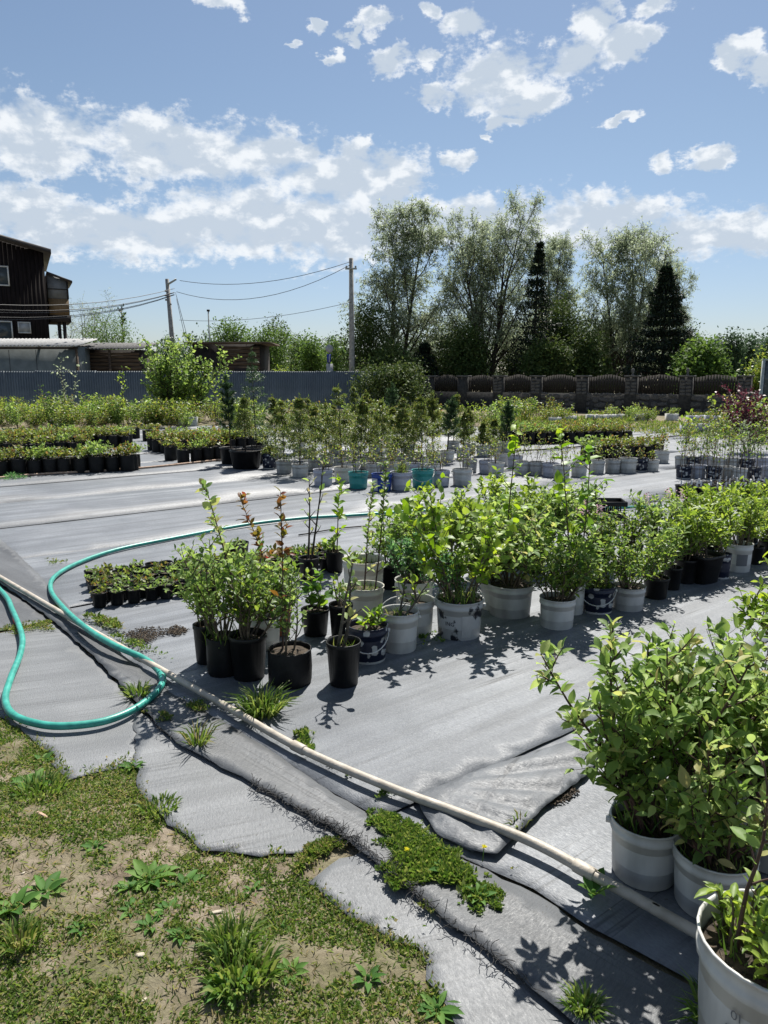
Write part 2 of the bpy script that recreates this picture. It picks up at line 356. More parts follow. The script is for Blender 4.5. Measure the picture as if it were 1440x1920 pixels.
# ------------------------------------------------------------------ mesh helpers
class MB:
    """collects blocks of vertices and faces, builds one mesh"""
    def __init__(s): s.v = []; s.f = []; s.n = 0; s.t = []
    def add(s, V, F, tint=0.5):
        V = np.asarray(V, dtype=np.float64).reshape(-1, 3)
        s.v.append(V)
        if isinstance(F, np.ndarray): s.f.append(F + s.n)
        else:
            by = {}
            for q in F: by.setdefault(len(q), []).append(q)
            for k in by: s.f.append(np.array(by[k], dtype=np.int64) + s.n)
        s.t.append(np.broadcast_to(np.asarray(tint, dtype=np.float32), (len(V),)))
        s.n += len(V); return s
    def box(s, lo, hi, tf=None):
        (a, b, c), (d, e, f) = lo, hi
        V = np.array([(a,b,c),(d,b,c),(d,e,c),(a,e,c),(a,b,f),(d,b,f),(d,e,f),(a,e,f)], float)
        if tf is not None: V = np.array([tf @ Vector(q) for q in V])
        return s.add(V, [(0,3,2,1),(4,5,6,7),(0,1,5,4),(1,2,6,5),(2,3,7,6),(3,0,4,7)])
    def tube(s, pts, rad, k=5, cap=True, closed=False):
        pts = np.asarray(pts, float); n = len(pts)
        rad = np.broadcast_to(np.asarray(rad, float), (n,))
        T = np.gradient(pts, axis=0); T /= np.linalg.norm(T, axis=1, keepdims=True) + 1e-9
        m = T.mean(0); ref = np.eye(3)[int(np.argmin(np.abs(m)))]
        A = np.cross(T, ref); A /= np.linalg.norm(A, axis=1, keepdims=True) + 1e-9
        B = np.cross(T, A)
        th = np.arange(k) * 2 * np.pi / k
        V = pts[:, None] + rad[:, None, None] * (np.cos(th)[None, :, None] * A[:, None] + np.sin(th)[None, :, None] * B[:, None])
        i = np.arange(n - 1)[:, None] * k; j = np.arange(k)[None]; j2 = (j + 1) % k
        F = np.stack([i + j, i + j2, i + k + j2, i + k + j], -1).reshape(-1, 4)
        s.add(V.reshape(-1, 3), F)
        if cap and k > 3:
            s.f.append(np.array([list(range(k))[::-1]]) + s.n - n * k)
            s.f.append(np.array([list(range(k))]) + s.n - k)
        return s
    def lathe(s, prof, k=24, sq=0.0, jit=None):
        """profile of (r, z); sq>0 pushes the section towards a square"""
        n = len(prof); th = np.arange(k) * 2 * np.pi / k + np.pi / k
        c, q = np.cos(th), np.sin(th)
        e = (np.abs(c) ** 8 + np.abs(q) ** 8) ** (-1 / 8) if sq else 1.0
        w = (1 - sq) + sq * e
        V = np.zeros((n, k, 3))
        for i, (r, z) in enumerate(prof):
            V[i, :, 0] = r * c * w; V[i, :, 1] = r * q * w; V[i, :, 2] = z
        if jit is not None: V += jit((n, k, 3))
        i = np.arange(n - 1)[:, None] * k; j = np.arange(k)[None]; j2 = (j + 1) % k
        return s.add(V.reshape(-1, 3), np.stack([i + j, i + j2, i + k + j2, i + k + j], -1).reshape(-1, 4))
    def mesh(s, name, mat, smooth=False, tint=False):
        me = bpy.data.meshes.new(name)
        if not s.v: return me
        V = np.concatenate(s.v); me.vertices.add(len(V)); me.vertices.foreach_set('co', V.astype(np.float32).ravel())
        lt = np.concatenate([np.full(len(f), f.shape[1], dtype=np.int32) for f in s.f])
        li = np.concatenate([f.ravel() for f in s.f]).astype(np.int32)
        ls = np.concatenate([[0], np.cumsum(lt)[:-1]]).astype(np.int32)
        me.loops.add(len(li)); me.loops.foreach_set('vertex_index', li)
        me.polygons.add(len(lt)); me.polygons.foreach_set('loop_start', ls); me.polygons.foreach_set('loop_total', lt)
        if smooth: me.polygons.foreach_set('use_smooth', np.ones(len(lt), dtype=bool))
        if tint:
            a = me.attributes.new('tint', 'FLOAT', 'POINT'); a.data.foreach_set('value', np.concatenate(s.t).astype(np.float32))
        me.update(calc_edges=True); me.validate()
        me.materials.append(MATS[mat]); return me

def obj(name, me, parent=None, loc=None, rz=None, sc=None):
    o = bpy.data.objects.new(name, me); COL.objects.link(o)
    if parent is not None: o.parent = parent
    if loc is not None: o.location = loc
    if rz is not None: o.rotation_euler = (0, 0, rz)
    if sc is not None: o.scale = (sc, sc, sc) if isinstance(sc, (int, float)) else sc
    return o
def tag(o, label, cat, group=None):
    o['label'] = label; o['category'] = cat
    if group: o['group'] = group
    return o
def thing(name, label, cat, loc=(0,0,0), rz=0, group=None, sc=None):
    o = obj(name, None, None, loc, rz, sc); o.empty_display_size = .1
    return tag(o, label, cat, group)
def struct(o): o['kind'] = 'structure'; return o
def stuff(o): o['kind'] = 'stuff'; return o

def nrm(v): return v / (np.linalg.norm(v, axis=-1, keepdims=True) + 1e-9)

# ------------------------------------------------------------------ leaves
T_SMALL = (np.array([(0,0,0),(.45,.5,.06),(1,0,-.06),(.45,-.5,.06)]), np.array([(0,2,1),(0,3,2)]))
def _leaf(side, mids):
    n = len(side); V = [(0, 0, 0)] + [(x, 0, z) for x, z in mids] + [(1, 0, -.18)] + [(x, y, z) for x, y, z in side] + [(x, -y, z) for x, y, z in side]
    F = []; m0, l0, r0 = 1, n + 2, 2 * n + 2
    for s0, fl in ((l0, 0), (r0, 1)):
        t = [(0, m0, s0)]
        for i in range(n - 1): t += [(m0 + i, m0 + i + 1, s0 + i + 1), (m0 + i, s0 + i + 1, s0 + i)]
        t += [(m0 + n - 1, n + 1, s0 + n - 1)]
        F += [q[::-1] if fl else q for q in t]
    return np.array(V, float), np.array(F)
T_MID = _leaf([(.13, .27, .05), (.36, .47, .07), (.62, .42, .04), (.84, .21, -.05)], [(.16, -.01), (.38, -.02), (.62, -.05), (.83, -.10)])
T_HEART = (np.array([(0,0,0),(.38,0,-.02),(.72,0,-.08),(1,0,-.22),(-.06,.28,.05),(.22,.52,.07),(.62,.40,.02),(-.06,-.28,.05),(.22,-.52,.07),(.62,-.40,.02)]),
           np.array([(0,5,4),(0,1,5),(1,6,5),(1,2,6),(2,3,6),(0,7,8),(0,8,1),(1,8,9),(1,9,2),(2,9,3)]))
T_BLADE = (np.array([(0,.5,0),(0,-.5,0),(.55,.4,.12),(.55,-.4,.12),(1,0,-.05)]), np.array([(0,1,3),(0,3,2),(2,3,4)]))

class Leaves:
    def __init__(s): s.P = []; s.D = []; s.U = []; s.L = []; s.W = []
    def add(s, P, D, U, L, W):
        n = len(P); s.P.append(P); s.D.append(D); s.U.append(U)
        s.L.append(np.broadcast_to(L, (n,))); s.W.append(np.broadcast_to(W, (n,)))
    def arrays(s):
        if not s.P: return None
        return [np.concatenate(q) for q in (s.P, s.D, s.U, s.L, s.W)]
def frame(D, U):
    D = nrm(D); S = nrm(np.cross(U, D)); Nn = np.cross(D, S); return D, S, Nn
def leaf_mb(rng, arr, tmpl, sel=None, tint=None):
    P, D, U, L, W = [a if sel is None else a[sel] for a in arr]
    D, S, Nn = frame(D, U); tv, tf = tmpl; n, k = len(P), len(tv)
    V = P[:, None] + tv[None, :, 0:1] * (L[:, None, None] * D[:, None]) + tv[None, :, 1:2] * (W[:, None, None] * S[:, None]) + tv[None, :, 2:3] * (L[:, None, None] * Nn[:, None])
    F = (np.arange(n)[:, None, None] * k + tf[None]).reshape(-1, 3)
    t = rng.random(n) if tint is None else tint
    m = MB(); m.add(V.reshape(-1, 3), F, np.repeat(t, k)); return m

def grow(rng, p, d, L, n, wob=.08, up=0.0):
    pts = [np.array(p, float)]; d = np.array(d, float)
    for i in range(n):
        d = d + rng.normal(0, wob, 3); d[2] += up; d /= np.linalg.norm(d)
        pts.append(pts[-1] + d * (L / n))
    return np.array(pts)
def interp(pts, t):
    x = t * (len(pts) - 1); i = np.clip(x.astype(int), 0, len(pts) - 2); f = (x - i)[:, None]
    return pts[i] * (1 - f) + pts[i + 1] * f, nrm(pts[i + 1] - pts[i])
def leaves_on(rng, lv, pts, t0, step, LL, WW, up=.25, out=.9, droop=0.0, tip=True, var=.2):
    ln = np.linalg.norm(np.diff(pts, axis=0), axis=1).sum()
    n = max(1, int(ln * (1 - t0) / step + rng.random()))
    t = np.linspace(t0, 1.0, n + 1)[1:] if n > 1 else np.array([1.0])
    t = np.clip(t + rng.normal(0, .3 / n, len(t)), 0, .999)
    P, T = interp(pts, t)
    ph = np.arange(len(t)) * 2.4 + rng.random() * 6
    ref = np.where(np.abs(T[:, 2:3]) > .8, [[1., 0, 0]], [[0, 0, 1.]])
    A = nrm(np.cross(T, ref)); B = np.cross(T, A)
    rad = np.cos(ph)[:, None] * A + np.sin(ph)[:, None] * B
    D = T * .5 + rad * out + rng.normal(0, .25, P.shape); D[:, 2] += up - droop
    U = rng.normal(0, .38, P.shape); U[:, 2] += 1
    s = (1 + rng.normal(0, var, len(t))).clip(.4, 1.6)
    lv.add(P, D, U, LL * s, WW * s)

def plant(seed, H, stems=5, base_r=.03, tilt=.25, wob=.07, up=.04, side=6, slen=.45, sub=0, start=.2, leaf=(.045, .026), step=.02,
          lstart=.25, r=.006, lean=(0, 0), leaf_up=.25, droop=0, sang=.8, nseg=8, wk=5, hvar=.25, z0=0.0, maxr=None):
    rng = np.random.default_rng(seed); wood = MB(); lv = Leaves()
    for i in range(stems):
        az = rng.random() * 6.283; tl = tilt * math.sqrt(rng.random()) if stems > 1 else tilt * rng.random()
        d = np.array([math.cos(az) * tl + lean[0], math.sin(az) * tl + lean[1], 1.0]); d /= np.linalg.norm(d)
        p = np.array([math.cos(az) * base_r * rng.random(), math.sin(az) * base_r * rng.random(), z0 - .02])
        L = H * (1 - hvar * rng.random()) if i else H
        pts = grow(rng, p, d, L, nseg, wob, up)
        wood.tube(pts, np.linspace(r, r * .3, len(pts)), wk, cap=False)
        leaves_on(rng, lv, pts, lstart, step, *leaf, up=leaf_up, droop=droop)
        if side:
            ts = np.linspace(start, .93, side) + rng.normal(0, .03, side); ts = ts.clip(0.05, .97)
            Ps, Ts = interp(pts, ts)
            for k in range(side):
                a2 = k * 2.4 + rng.random() * 1.5
                rad = np.array([math.cos(a2), math.sin(a2), .15])
                d2 = Ts[k] * .7 + rad * sang; d2 /= np.linalg.norm(d2)
                L2 = slen * L * (1 - .6 * ts[k]) * (.6 + .6 * rng.random())
                b = grow(rng, Ps[k], d2, L2, 4, wob * 1.3, up)
                wood.tube(b, np.linspace(r * .5, r * .18, 5), 4 if wk > 4 else 3, cap=False)
                leaves_on(rng, lv, b, .12, step, *leaf, up=leaf_up, droop=droop)
                for q in range(sub):
                    P3, T3 = interp(b, np.array([.25 + .6 * (q + rng.random()) / max(sub, 1)]).clip(0, .98))
                    d3 = nrm(T3[0] * .7 + rng.normal(0, .6, 3) + [0, 0, .1])
                    c = grow(rng, P3[0], d3, L2 * .5, 3, wob, up)
                    wood.tube(c, np.linspace(r * .25, r * .12, 4), 3, cap=False)
                    leaves_on(rng, lv, c, .05, step, *leaf, up=leaf_up, droop=droop)
    return rng, wood, lv.arrays()

def spruce(seed, H, W, whorls=11, per=5, twigs=8, blade=(.045, .012), bare=.12, r=.012, sag=.0, irregular=.2, nb=5, taper=.85):
    rng = np.random.default_rng(seed); wood = MB(); lv = Leaves()
    tr = grow(rng, (0, 0, -.02), (rng.normal(0, .02), rng.normal(0, .02), 1), H, 10, .012, 0)
    wood.tube(tr, np.linspace(r, r * .15, 11), 6, cap=False)
    leaves_on(rng, lv, tr, .8, blade[0] * .25, *blade, up=.6, out=.6)
    for w in range(whorls):
        t = bare + (1 - bare) * (w + rng.normal(0, .15)) / whorls; t = min(max(t, .03), .97)
        P, T = interp(tr, np.array([t])); n = max(3, per + rng.integers(-1, 2))
        for k in range(n):
            az = 6.283 * (k + rng.random() * .6) / n + w
            L = W * .5 * ((1 - t) ** taper + .025) * (1 + rng.normal(0, irregular))
            if L < .02: continue
            d = np.array([math.cos(az), math.sin(az), .15 - sag + (.5 if sag < .2 else .3) * t]); d /= np.linalg.norm(d)
            b = grow(rng, P[0], d, L, 4, .06, .03)
            wood.tube(b, np.linspace(r * .28, r * .08, 5), 3, cap=False)
            leaves_on(rng, lv, b, .3, blade[0] * .35, *blade, up=.1, out=.8)
            for q in range(twigs):
                tt = .2 + .75 * (q + rng.random()) / twigs; P2, T2 = interp(b, np.array([min(tt, .99)]))
                sd_ = np.cross(T2[0], [0, 0, 1.0]) * (1 if q % 2 else -1)
                d2 = nrm(T2[0] * .6 + sd_ * .8 + np.array([0, 0, rng.normal(-.05, .2)]))
                L2 = L * .42 * (1.1 - tt) + blade[0] * min(1, L / (blade[0] * 3))
                c = np.array([P2[0], P2[0] + d2 * L2])
                leaves_on(rng, lv, c, .02, L2 / nb, *blade, up=.1, out=.75)
    return rng, wood, lv.arrays()

def pine(seed, H, W, r=.014, needles=70, nl=.075, nw=.006, whorls=6):
    rng = np.random.default_rng(seed); wood = MB(); lv = Leaves()
    tr = grow(rng, (0, 0, -.02), (rng.normal(0, .03), rng.normal(0, .03), 1), H, 9, .015, 0)
    wood.tube(tr, np.linspace(r, r * .3, 10), 6, cap=False)
    def brush(pts, n, t0=.2):
        t = t0 + (1 - t0) * rng.random(n); P, T = interp(pts, t * .999)
        D = T * .9 + rng.normal(0, .65, (n, 3)); D[:, 2] += .15
        lv.add(P, D, rng.normal(0, 1, (n, 3)), nl * (.7 + .5 * rng.random(n)), nw)
    brush(tr, needles * 4, .6)
    for w in range(whorls):
        t = .28 + .66 * w / whorls; P, _ = interp(tr, np.array([t])); n = rng.integers(4, 6)
        for k in range(n):
            az = 6.283 * (k + rng.random() * .5) / n + w * .7
            L = W * .5 * (1.05 - t) ** .6 * (.8 + .4 * rng.random())
            b = grow(rng, P[0], nrm(np.array([math.cos(az), math.sin(az), .45])), L, 4, .08, .12)
            wood.tube(b, np.linspace(r * .35, r * .18, 5), 3, cap=False); brush(b, needles, .15)
    return rng, wood, lv.arrays()

def bigtree(seed, H, W, trunks=3, limbs=7, br=7, tw=6, leaf=(.11, .035), lstep=.10, r=.14, split=.06, tilt=.28, up=.05, droop=.1, twl=.55, k3=3, bare=.3):
    """tall multi-stemmed tree: trunks > limbs > branches > leafy twigs"""
    rng = np.random.default_rng(seed); wood = MB(); lv = Leaves()
    for i in range(trunks):
        az = 6.283 * i / trunks + rng.random(); tl = tilt * (.35 + .65 * rng.random()) if trunks > 1 else .05
        d = np.array([math.cos(az) * tl, math.sin(az) * tl, 1]); d /= np.linalg.norm(d)
        L = H * (.78 + .2 * rng.random()) if i else H * .98
        t0 = grow(rng, (math.cos(az) * r * .5, math.sin(az) * r * .5, -.1), d, L, 12, .035, .03)
        wood.tube(t0, np.linspace(r, r * .08, 13), 7, cap=False)
        for j in range(limbs):
            t = bare + (.95 - bare) * (j + rng.random()) / limbs; P, T = interp(t0, np.array([t]))
            a2 = j * 2.4 + rng.random(); rad = np.array([math.cos(a2), math.sin(a2), 0])
            d2 = nrm(T[0] * .75 + rad * .62); L2 = W * .62 * (1.12 - t) ** .5 * (.75 + .5 * rng.random())
            b = grow(rng, P[0], d2, L2, 7, .06, up); rr = r * (.45 * (1 - t) + .12)
            wood.tube(b, np.linspace(rr, rr * .15, 8), 5, cap=False)
            for q in range(br):
                tt = .18 + .8 * (q + rng.random()) / br; P3, T3 = interp(b, np.array([min(tt, .99)]))
                d3 = nrm(T3[0] * .7 + rng.normal(0, .5, 3) + [0, 0, .12]); L3 = L2 * .42 * (1.15 - tt) + .25
                c = grow(rng, P3[0], d3, L3, 4, .10, up * .5)
                wood.tube(c, np.linspace(rr * .28, rr * .06, 5), 3, cap=False)
                for z in range(tw):
                    P4, T4 = interp(c, np.array([.15 + .84 * rng.random()]))
                    d4 = nrm(T4[0] * .7 + rng.normal(0, .55, 3) + [0, 0, -droop * .5]); L4 = twl * (.5 + rng.random())
                    e = grow(rng, P4[0], d4, L4, 3, .10, -droop)
                    wood.tube(e, np.linspace(.006, .003, 4), 3, cap=False)
                    leaves_on(rng, lv, e, .05, lstep, *leaf, up=0, droop=.15, out=.7)
    return rng, wood, lv.arrays()

def crown(seed, lobes, n, leaf=(.16, .10), hollow=.55):
    """leaf clumps spread through several lobes (cx, cy, cz, rx, ry, rz)"""
    rng = np.random.default_rng(seed); lv = Leaves()
    lob = np.array(lobes, float); vol = (lob[:, 3] * lob[:, 4] * lob[:, 5]) ** .75; vol /= vol.sum()
    idx = rng.choice(len(lob), n // 9, p=vol)
    d = nrm(rng.normal(0, 1, (len(idx), 3))); rr = hollow + (1.12 - hollow) * rng.random(len(idx)) ** .7
    C = lob[idx, :3] + d * rr[:, None] * lob[idx, 3:]
    C = C[C[:, 2] > .05]
    cl = np.repeat(np.arange(len(C)), 9); s = leaf[0] * 1.3
    P = C[cl] + rng.normal(0, s, (len(cl), 3)); P[:, 2] = np.maximum(P[:, 2], .03)
    lv.add(P, rng.normal(0, 1, P.shape) + [0, 0, .2], rng.normal(0, .5, P.shape) + [0, 0, 1], leaf[0] * (.6 + .7 * rng.random(len(P))), leaf[1] * (.6 + .7 * rng.random(len(P))))
    tint = (rng.random(len(C))[cl] * .6 + rng.random(len(P)) * .4)
    return rng, lv.arrays(), tint

LEAFMESH = {}
def leaf_mesh(kind, mat):
    key = (kind, mat)
    if key not in LEAFMESH:
        tv, tf = {'mid': T_MID, 'heart': T_HEART}[kind]
        m = MB(); m.add(tv, tf); LEAFMESH[key] = m.mesh('leaf', mat, smooth=True)
    return LEAFMESH[key]
def add_leaf_objects(root, arr, sel, kind, mat):
    P, D, U, L, W = [a[sel] for a in arr]; D, S, Nn = frame(D, U); me = leaf_mesh(kind, mat)
    for i in range(len(P)):
        o = bpy.data.objects.new('leaf', me); COL.objects.link(o); o.parent = root
        M = Matrix.Identity(4)
        for r_ in range(3):
            M[r_][0] = D[i, r_] * L[i]; M[r_][1] = S[i, r_] * W[i]; M[r_][2] = Nn[i, r_] * L[i]; M[r_][3] = P[i, r_]
        o.matrix_local = M
# ------------------------------------------------------------------ the ground and the fabric sheets
PIPE_A, PIPE_B = G(0, 1082, .03), G(1320, 1755, .03)
E1 = (PIPE_B - PIPE_A).normalized(); E1 = Vector((E1.x, E1.y, 0)).normalized()   # along the pipe
U2 = Vector((math.cos(U_ANG), math.sin(U_ANG), 0)); V2 = Vector((-math.sin(U_ANG), math.cos(U_ANG), 0))

def inpoly(X, Y, poly):
    c = np.zeros(X.shape, bool); n = len(poly)
    for i in range(n):
        (x1, y1), (x2, y2) = poly[i], poly[(i + 1) % n]
        m = ((y1 > Y) != (y2 > Y)) & (X < (x2 - x1) * (Y - y1) / (y2 - y1 + 1e-12) + x1); c ^= m
    return c
def edgedist(X, Y, poly):
    d = np.full(X.shape, 1e9); n = len(poly)
    for i in range(n):
        a, b = np.array(poly[i]), np.array(poly[(i + 1) % n]); ab = b - a
        t = (((X - a[0]) * ab[0] + (Y - a[1]) * ab[1]) / (ab @ ab + 1e-12)).clip(0, 1)
        d = np.minimum(d, np.hypot(X - a[0] - t * ab[0], Y - a[1] - t * ab[1]))
    return d
def vnoise(X, Y, s, seed=0):
    """smooth value noise"""
    rng = np.random.default_rng(seed); tb = rng.random((64, 64))
    x, y = X * s + 1000, Y * s + 1000; i, j = np.floor(x).astype(int), np.floor(y).astype(int); f, g = x - i, y - j
    f = f * f * (3 - 2 * f); g = g * g * (3 - 2 * g); q = lambda a, b: tb[a % 64, b % 64]
    return q(i, j) * (1 - f) * (1 - g) + q(i + 1, j) * f * (1 - g) + q(i, j + 1) * (1 - f) * g + q(i + 1, j + 1) * f * g
def gp(pts, z=0.0): return [tuple(G(*p, z)[:2]) for p in pts]

LAWN = gp([(-900,1240),(-300,1300),(0,1345),(45,1375),(95,1412),(132,1463),(185,1448),(245,1425),(262,1450),(264,1492),(300,1530),(345,1568),(382,1602),(430,1602),(490,1610),(560,1606),(620,1588),(600,1640),(580,1662),(640,1712),(700,1742),(735,1768),(785,1782),(800,1812),(822,1870),(852,1925)]) + [(.30, .6), (.3, -2), (-6, -2), (-6, 3)]
def make_ground():
    def axis(lo, hi, step, far, g=1.35):
        a = list(np.arange(lo, hi, step)); s, x = step, hi; up = []
        while x < far: up.append(x); s *= g; x += s
        s, x = step, lo - step; dn = []
        while x > -far: dn.append(x); s *= g; x -= s
        return np.array(dn[::-1] + a + up)
    X, Y = np.meshgrid(axis(-3.2, 1.2, .035, 600), axis(.5, 3.6, .035, 600))
    d = np.where(inpoly(X, Y, LAWN), edgedist(X, Y, LAWN), 0).clip(0, .3) / .3
    Z = d * (.028 * vnoise(X, Y, 2.2, 1) + .018 * vnoise(X, Y, 7, 2) + .01 * vnoise(X, Y, 19, 3))
    n, k = X.shape; i = np.arange(n - 1)[:, None] * k; j = np.arange(k - 1)[None]
    F = np.stack([i + j, i + j + 1, i + k + j + 1, i + k + j], -1).reshape(-1, 4)
    m = MB(); m.add(np.stack([X, Y, Z], -1).reshape(-1, 3), F)
    return struct(obj('ground', m.mesh('ground', 'soil', smooth=True)))
def ground_z(X, Y):
    d = np.where(inpoly(X, Y, LAWN), edgedist(X, Y, LAWN), 0).clip(0, .3) / .3
    return d * (.028 * vnoise(X, Y, 2.2, 1) + .018 * vnoise(X, Y, 7, 2) + .01 * vnoise(X, Y, 19, 3))
make_ground()

def densify(poly, step, jit, seed, maxy=9.0):
    rng = np.random.default_rng(seed); out = []
    for i in range(len(poly)):
        a, b = np.array(poly[i]), np.array(poly[(i + 1) % len(poly)]); L = np.hypot(*(b - a))
        st = step if min(a[1], b[1]) < maxy else step * 6
        n = max(1, int(L / st)); nv = np.array([-(b - a)[1], (b - a)[0]]) / (L + 1e-9)
        for k in range(n):
            t = k / n; j = rng.normal(0, jit) if (k and st == step) else 0
            out.append(tuple(a + (b - a) * t + nv * j))
    return out
def sheet(name, poly, z, mat, step=.10, jit=.004, seed=0, wr=.004, lift=.006, zf=None, far=None):
    """one piece of laid cloth: a triangulated sheet with wrinkles, its edge a little lifted and frayed"""
    P = densify(poly, step, jit, seed); rng = np.random.default_rng(seed + 5)
    xs = [p[0] for p in P]; ys = [p[1] for p in P]
    def grid(x0, x1, y0, y1, st):
        X, Y = np.meshgrid(np.arange(x0, x1, st), np.arange(y0, y1, st)); X = X + rng.normal(0, st * .2, X.shape); Y = Y + rng.normal(0, st * .2, Y.shape)
        return X.ravel(), Y.ravel()
    if far is None: X, Y = grid(min(xs), max(xs), min(ys), max(ys), step)
    else:
        X1, Y1 = grid(max(min(xs), -4), min(max(xs), 4), min(ys), min(far, max(ys)), step); X2, Y2 = grid(min(xs), max(xs), min(ys), max(ys), .8)
        k = (Y2 > far) | (np.abs(X2) > 4); X, Y = np.concatenate([X1, X2[k]]), np.concatenate([Y1, Y2[k]])
    k = inpoly(X, Y, P) & (edgedist(X, Y, P) > step * .45); X, Y = X[k], Y[k]
    co = [Vector(p) for p in P] + [Vector((a, b)) for a, b in zip(X, Y)]; n = len(P)
    ov, oe, of, *_ = geometry.delaunay_2d_cdt(co, [(i, (i + 1) % n) for i in range(n)], [], 1, 1e-5)
    V = np.array([(v.x, v.y, 0.0) for v in ov]); x, y = V[:, 0], V[:, 1]
    ed = edgedist(x, y, P)
    V[:, 2] = z + wr * (vnoise(x, y, 1.7, seed) + .7 * vnoise(x, y, 5, seed + 1)) + lift * np.exp(-(ed / .05) ** 2) * (.3 + vnoise(x, y, 6, seed + 2)) * ((y < 6.5) & (np.abs(x) < 3.9))
    if zf is not None: V[:, 2] += zf(x, y, ed)
    m = MB(); m.add(V, [tuple(f) for f in of])
    me = m.mesh(name, mat, smooth=True); me.materials.append(MATS['fab_edge'])
    o = struct(obj('ground_fabric', me))
    so = o.modifiers.new('thick', 'SOLIDIFY'); so.thickness = .0014; so.offset = -1; so.material_offset_rim = 1
    return o

def clip(poly, nx, ny, c):                   # keep nx*x+ny*y >= c
    out = []
    for i in range(len(poly)):
        a, b = poly[i], poly[(i + 1) % len(poly)]; da, db = nx * a[0] + ny * a[1] - c, nx * b[0] + ny * b[1] - c
        if da >= 0: out.append(a)
        if (da >= 0) != (db >= 0):
            t = da / (da - db); out.append((a[0] + t * (b[0] - a[0]), a[1] + t * (b[1] - a[1])))
    return out
# main field: bands of cloth side by side across the whole yard, cut off along the pipe
edge = gp([(x_, y_ + 14) for x_, y_ in [(-700,700+90),(-300,905),(0,1052),(150,1172),(300,1290),(440,1362),(620,1478),(730,1540),(870,1602),(1000,1662),(1100,1730),(1300,1836),(1440,1912)]])
edge = [e for e in edge if e[1] < 25]
p0 = np.array(edge[0]); pend = np.array(edge[-1])
MAIN = [tuple(p0 + np.array([-E1.x, -E1.y]) * 14)] + edge + [tuple(pend + np.array([E1.x, E1.y]) * .9), (4.5, -.2), (14, 4), (16, 23.0), (4, 23.0), (-3, 24.0), (-17, 21)]
vmin = min(V2.x * p[0] + V2.y * p[1] for p in MAIN); vmax = max(V2.x * p[0] + V2.y * p[1] for p in MAIN)
vq = V2.x * G(780, 1490).x + V2.y * G(780, 1490).y
b = vq - 1.6 * math.ceil((vq - vmin) / 1.6); bi = 0
BANDS = []
while b < vmax:
    pl = clip(clip(MAIN, V2.x, V2.y, b - .06), -V2.x, -V2.y, -(b + 1.6))
    if len(pl) > 2:
        near = b < vq + 4.0
        sheet('ground_fabric', pl, .007 + .006 * (bi % 2), 'fab_main', step=.11 if near else .30, jit=.003, seed=40 + bi, wr=.0035, lift=.005, far=7.0)
    b += 1.6; bi += 1
# the darker strip lying along the pipe
STRIP = gp([(-300,870),(0,1008),(60,1062),(165,1172),(320,1296),(450,1366),(628,1486),(740,1548),(880,1612),(1010,1674),(1110,1745),(1310,1850),(1440,1935)], .035) + [(1.35,.9)] + gp([(1090,1925),(1000,1850),(905,1768),(800,1690),(730,1632),(655,1572),(560,1512),(470,1462),(400,1425),(330,1388),(255,1312),(170,1222),(104,1164),(40,1118),(0,1090),(-300,950)], .035)
def strip_z(x, y, ed):
    s = (x - STRIP[1][0]) * E1.y * -1 + (y - STRIP[1][1]) * E1.x      # across
    return .003 * np.sin(s * 40) * np.exp(-((s + .12) / .10) ** 2) + .009 * np.exp(-((ed - .035) / .03) ** 2) * vnoise(x, y, 3, 9)
sheet('ground_fabric', STRIP, .020, 'fab_strip', step=.05, jit=.004, seed=3, wr=.0025, lift=.004, zf=strip_z)
# loose pieces between strip and lawn
sheet('ground_fabric', gp([(-500,1190),(-120,1195),(0,1190),(105,1170),(140,1195),(262,1330),(275,1345),(262,1395),(262,1432),(185,1450),(130,1466),(90,1412),(45,1376),(0,1347),(-300,1302),(-700,1250)]), .003, 'fab_near', step=.05, jit=.010, seed=11, wr=.004, lift=.002)
sheet('ground_fabric', gp([(255,1335),(330,1378),(480,1455),(570,1505),(665,1570),(640,1584),(560,1605),(490,1612),(430,1603),(380,1602),(345,1568),(300,1530),(264,1492),(250,1440),(255,1395)]), .006, 'fab_near', step=.04, jit=.009, seed=12, wr=.004, lift=.002)
sheet('ground_fabric', gp([(690,1585),(830,1700),(930,1780),(1020,1850),(1100,1925)]) + [(.9, .9), (.30, .6)] + gp([(852,1925),(822,1870),(800,1812),(785,1782),(735,1768),(640,1712),(578,1660),(620,1625)]), .005, 'fab_near', step=.04, jit=.010, seed=13, wr=.004, lift=.002)
sheet('ground_fabric', gp([(-600,1010),(-200,1040),(0,1098),(60,1140),(98,1166),(0,1186),(-150,1190),(-500,1180)]), .004, 'fab_strip', step=.06, jit=.008, seed=14, wr=.005, lift=.003)
# the crumpled end folded back by the white pails
FOLD = gp([(775,1490),(900,1440),(1075,1383),(1140,1385),(1110,1440),(1085,1462),(1020,1510),(975,1555),(932,1598),(880,1590),(820,1560)], .04)
fp = G(775, 1490)
def fold_z(x, y, ed):
    a = np.arctan2(y - fp.y, x - fp.x); q = (.009 * np.sin(a * 21) + .004 * np.sin(a * 43 + 1)) * (np.hypot(x - fp.x, y - fp.y) / .4).clip(0, 1)
    return (.014 + q) * (ed / .06).clip(0, 1)
sheet('ground_fabric', FOLD, .030, 'fab_fold', step=.022, jit=.002, seed=21, wr=.002, lift=.003, zf=fold_z)

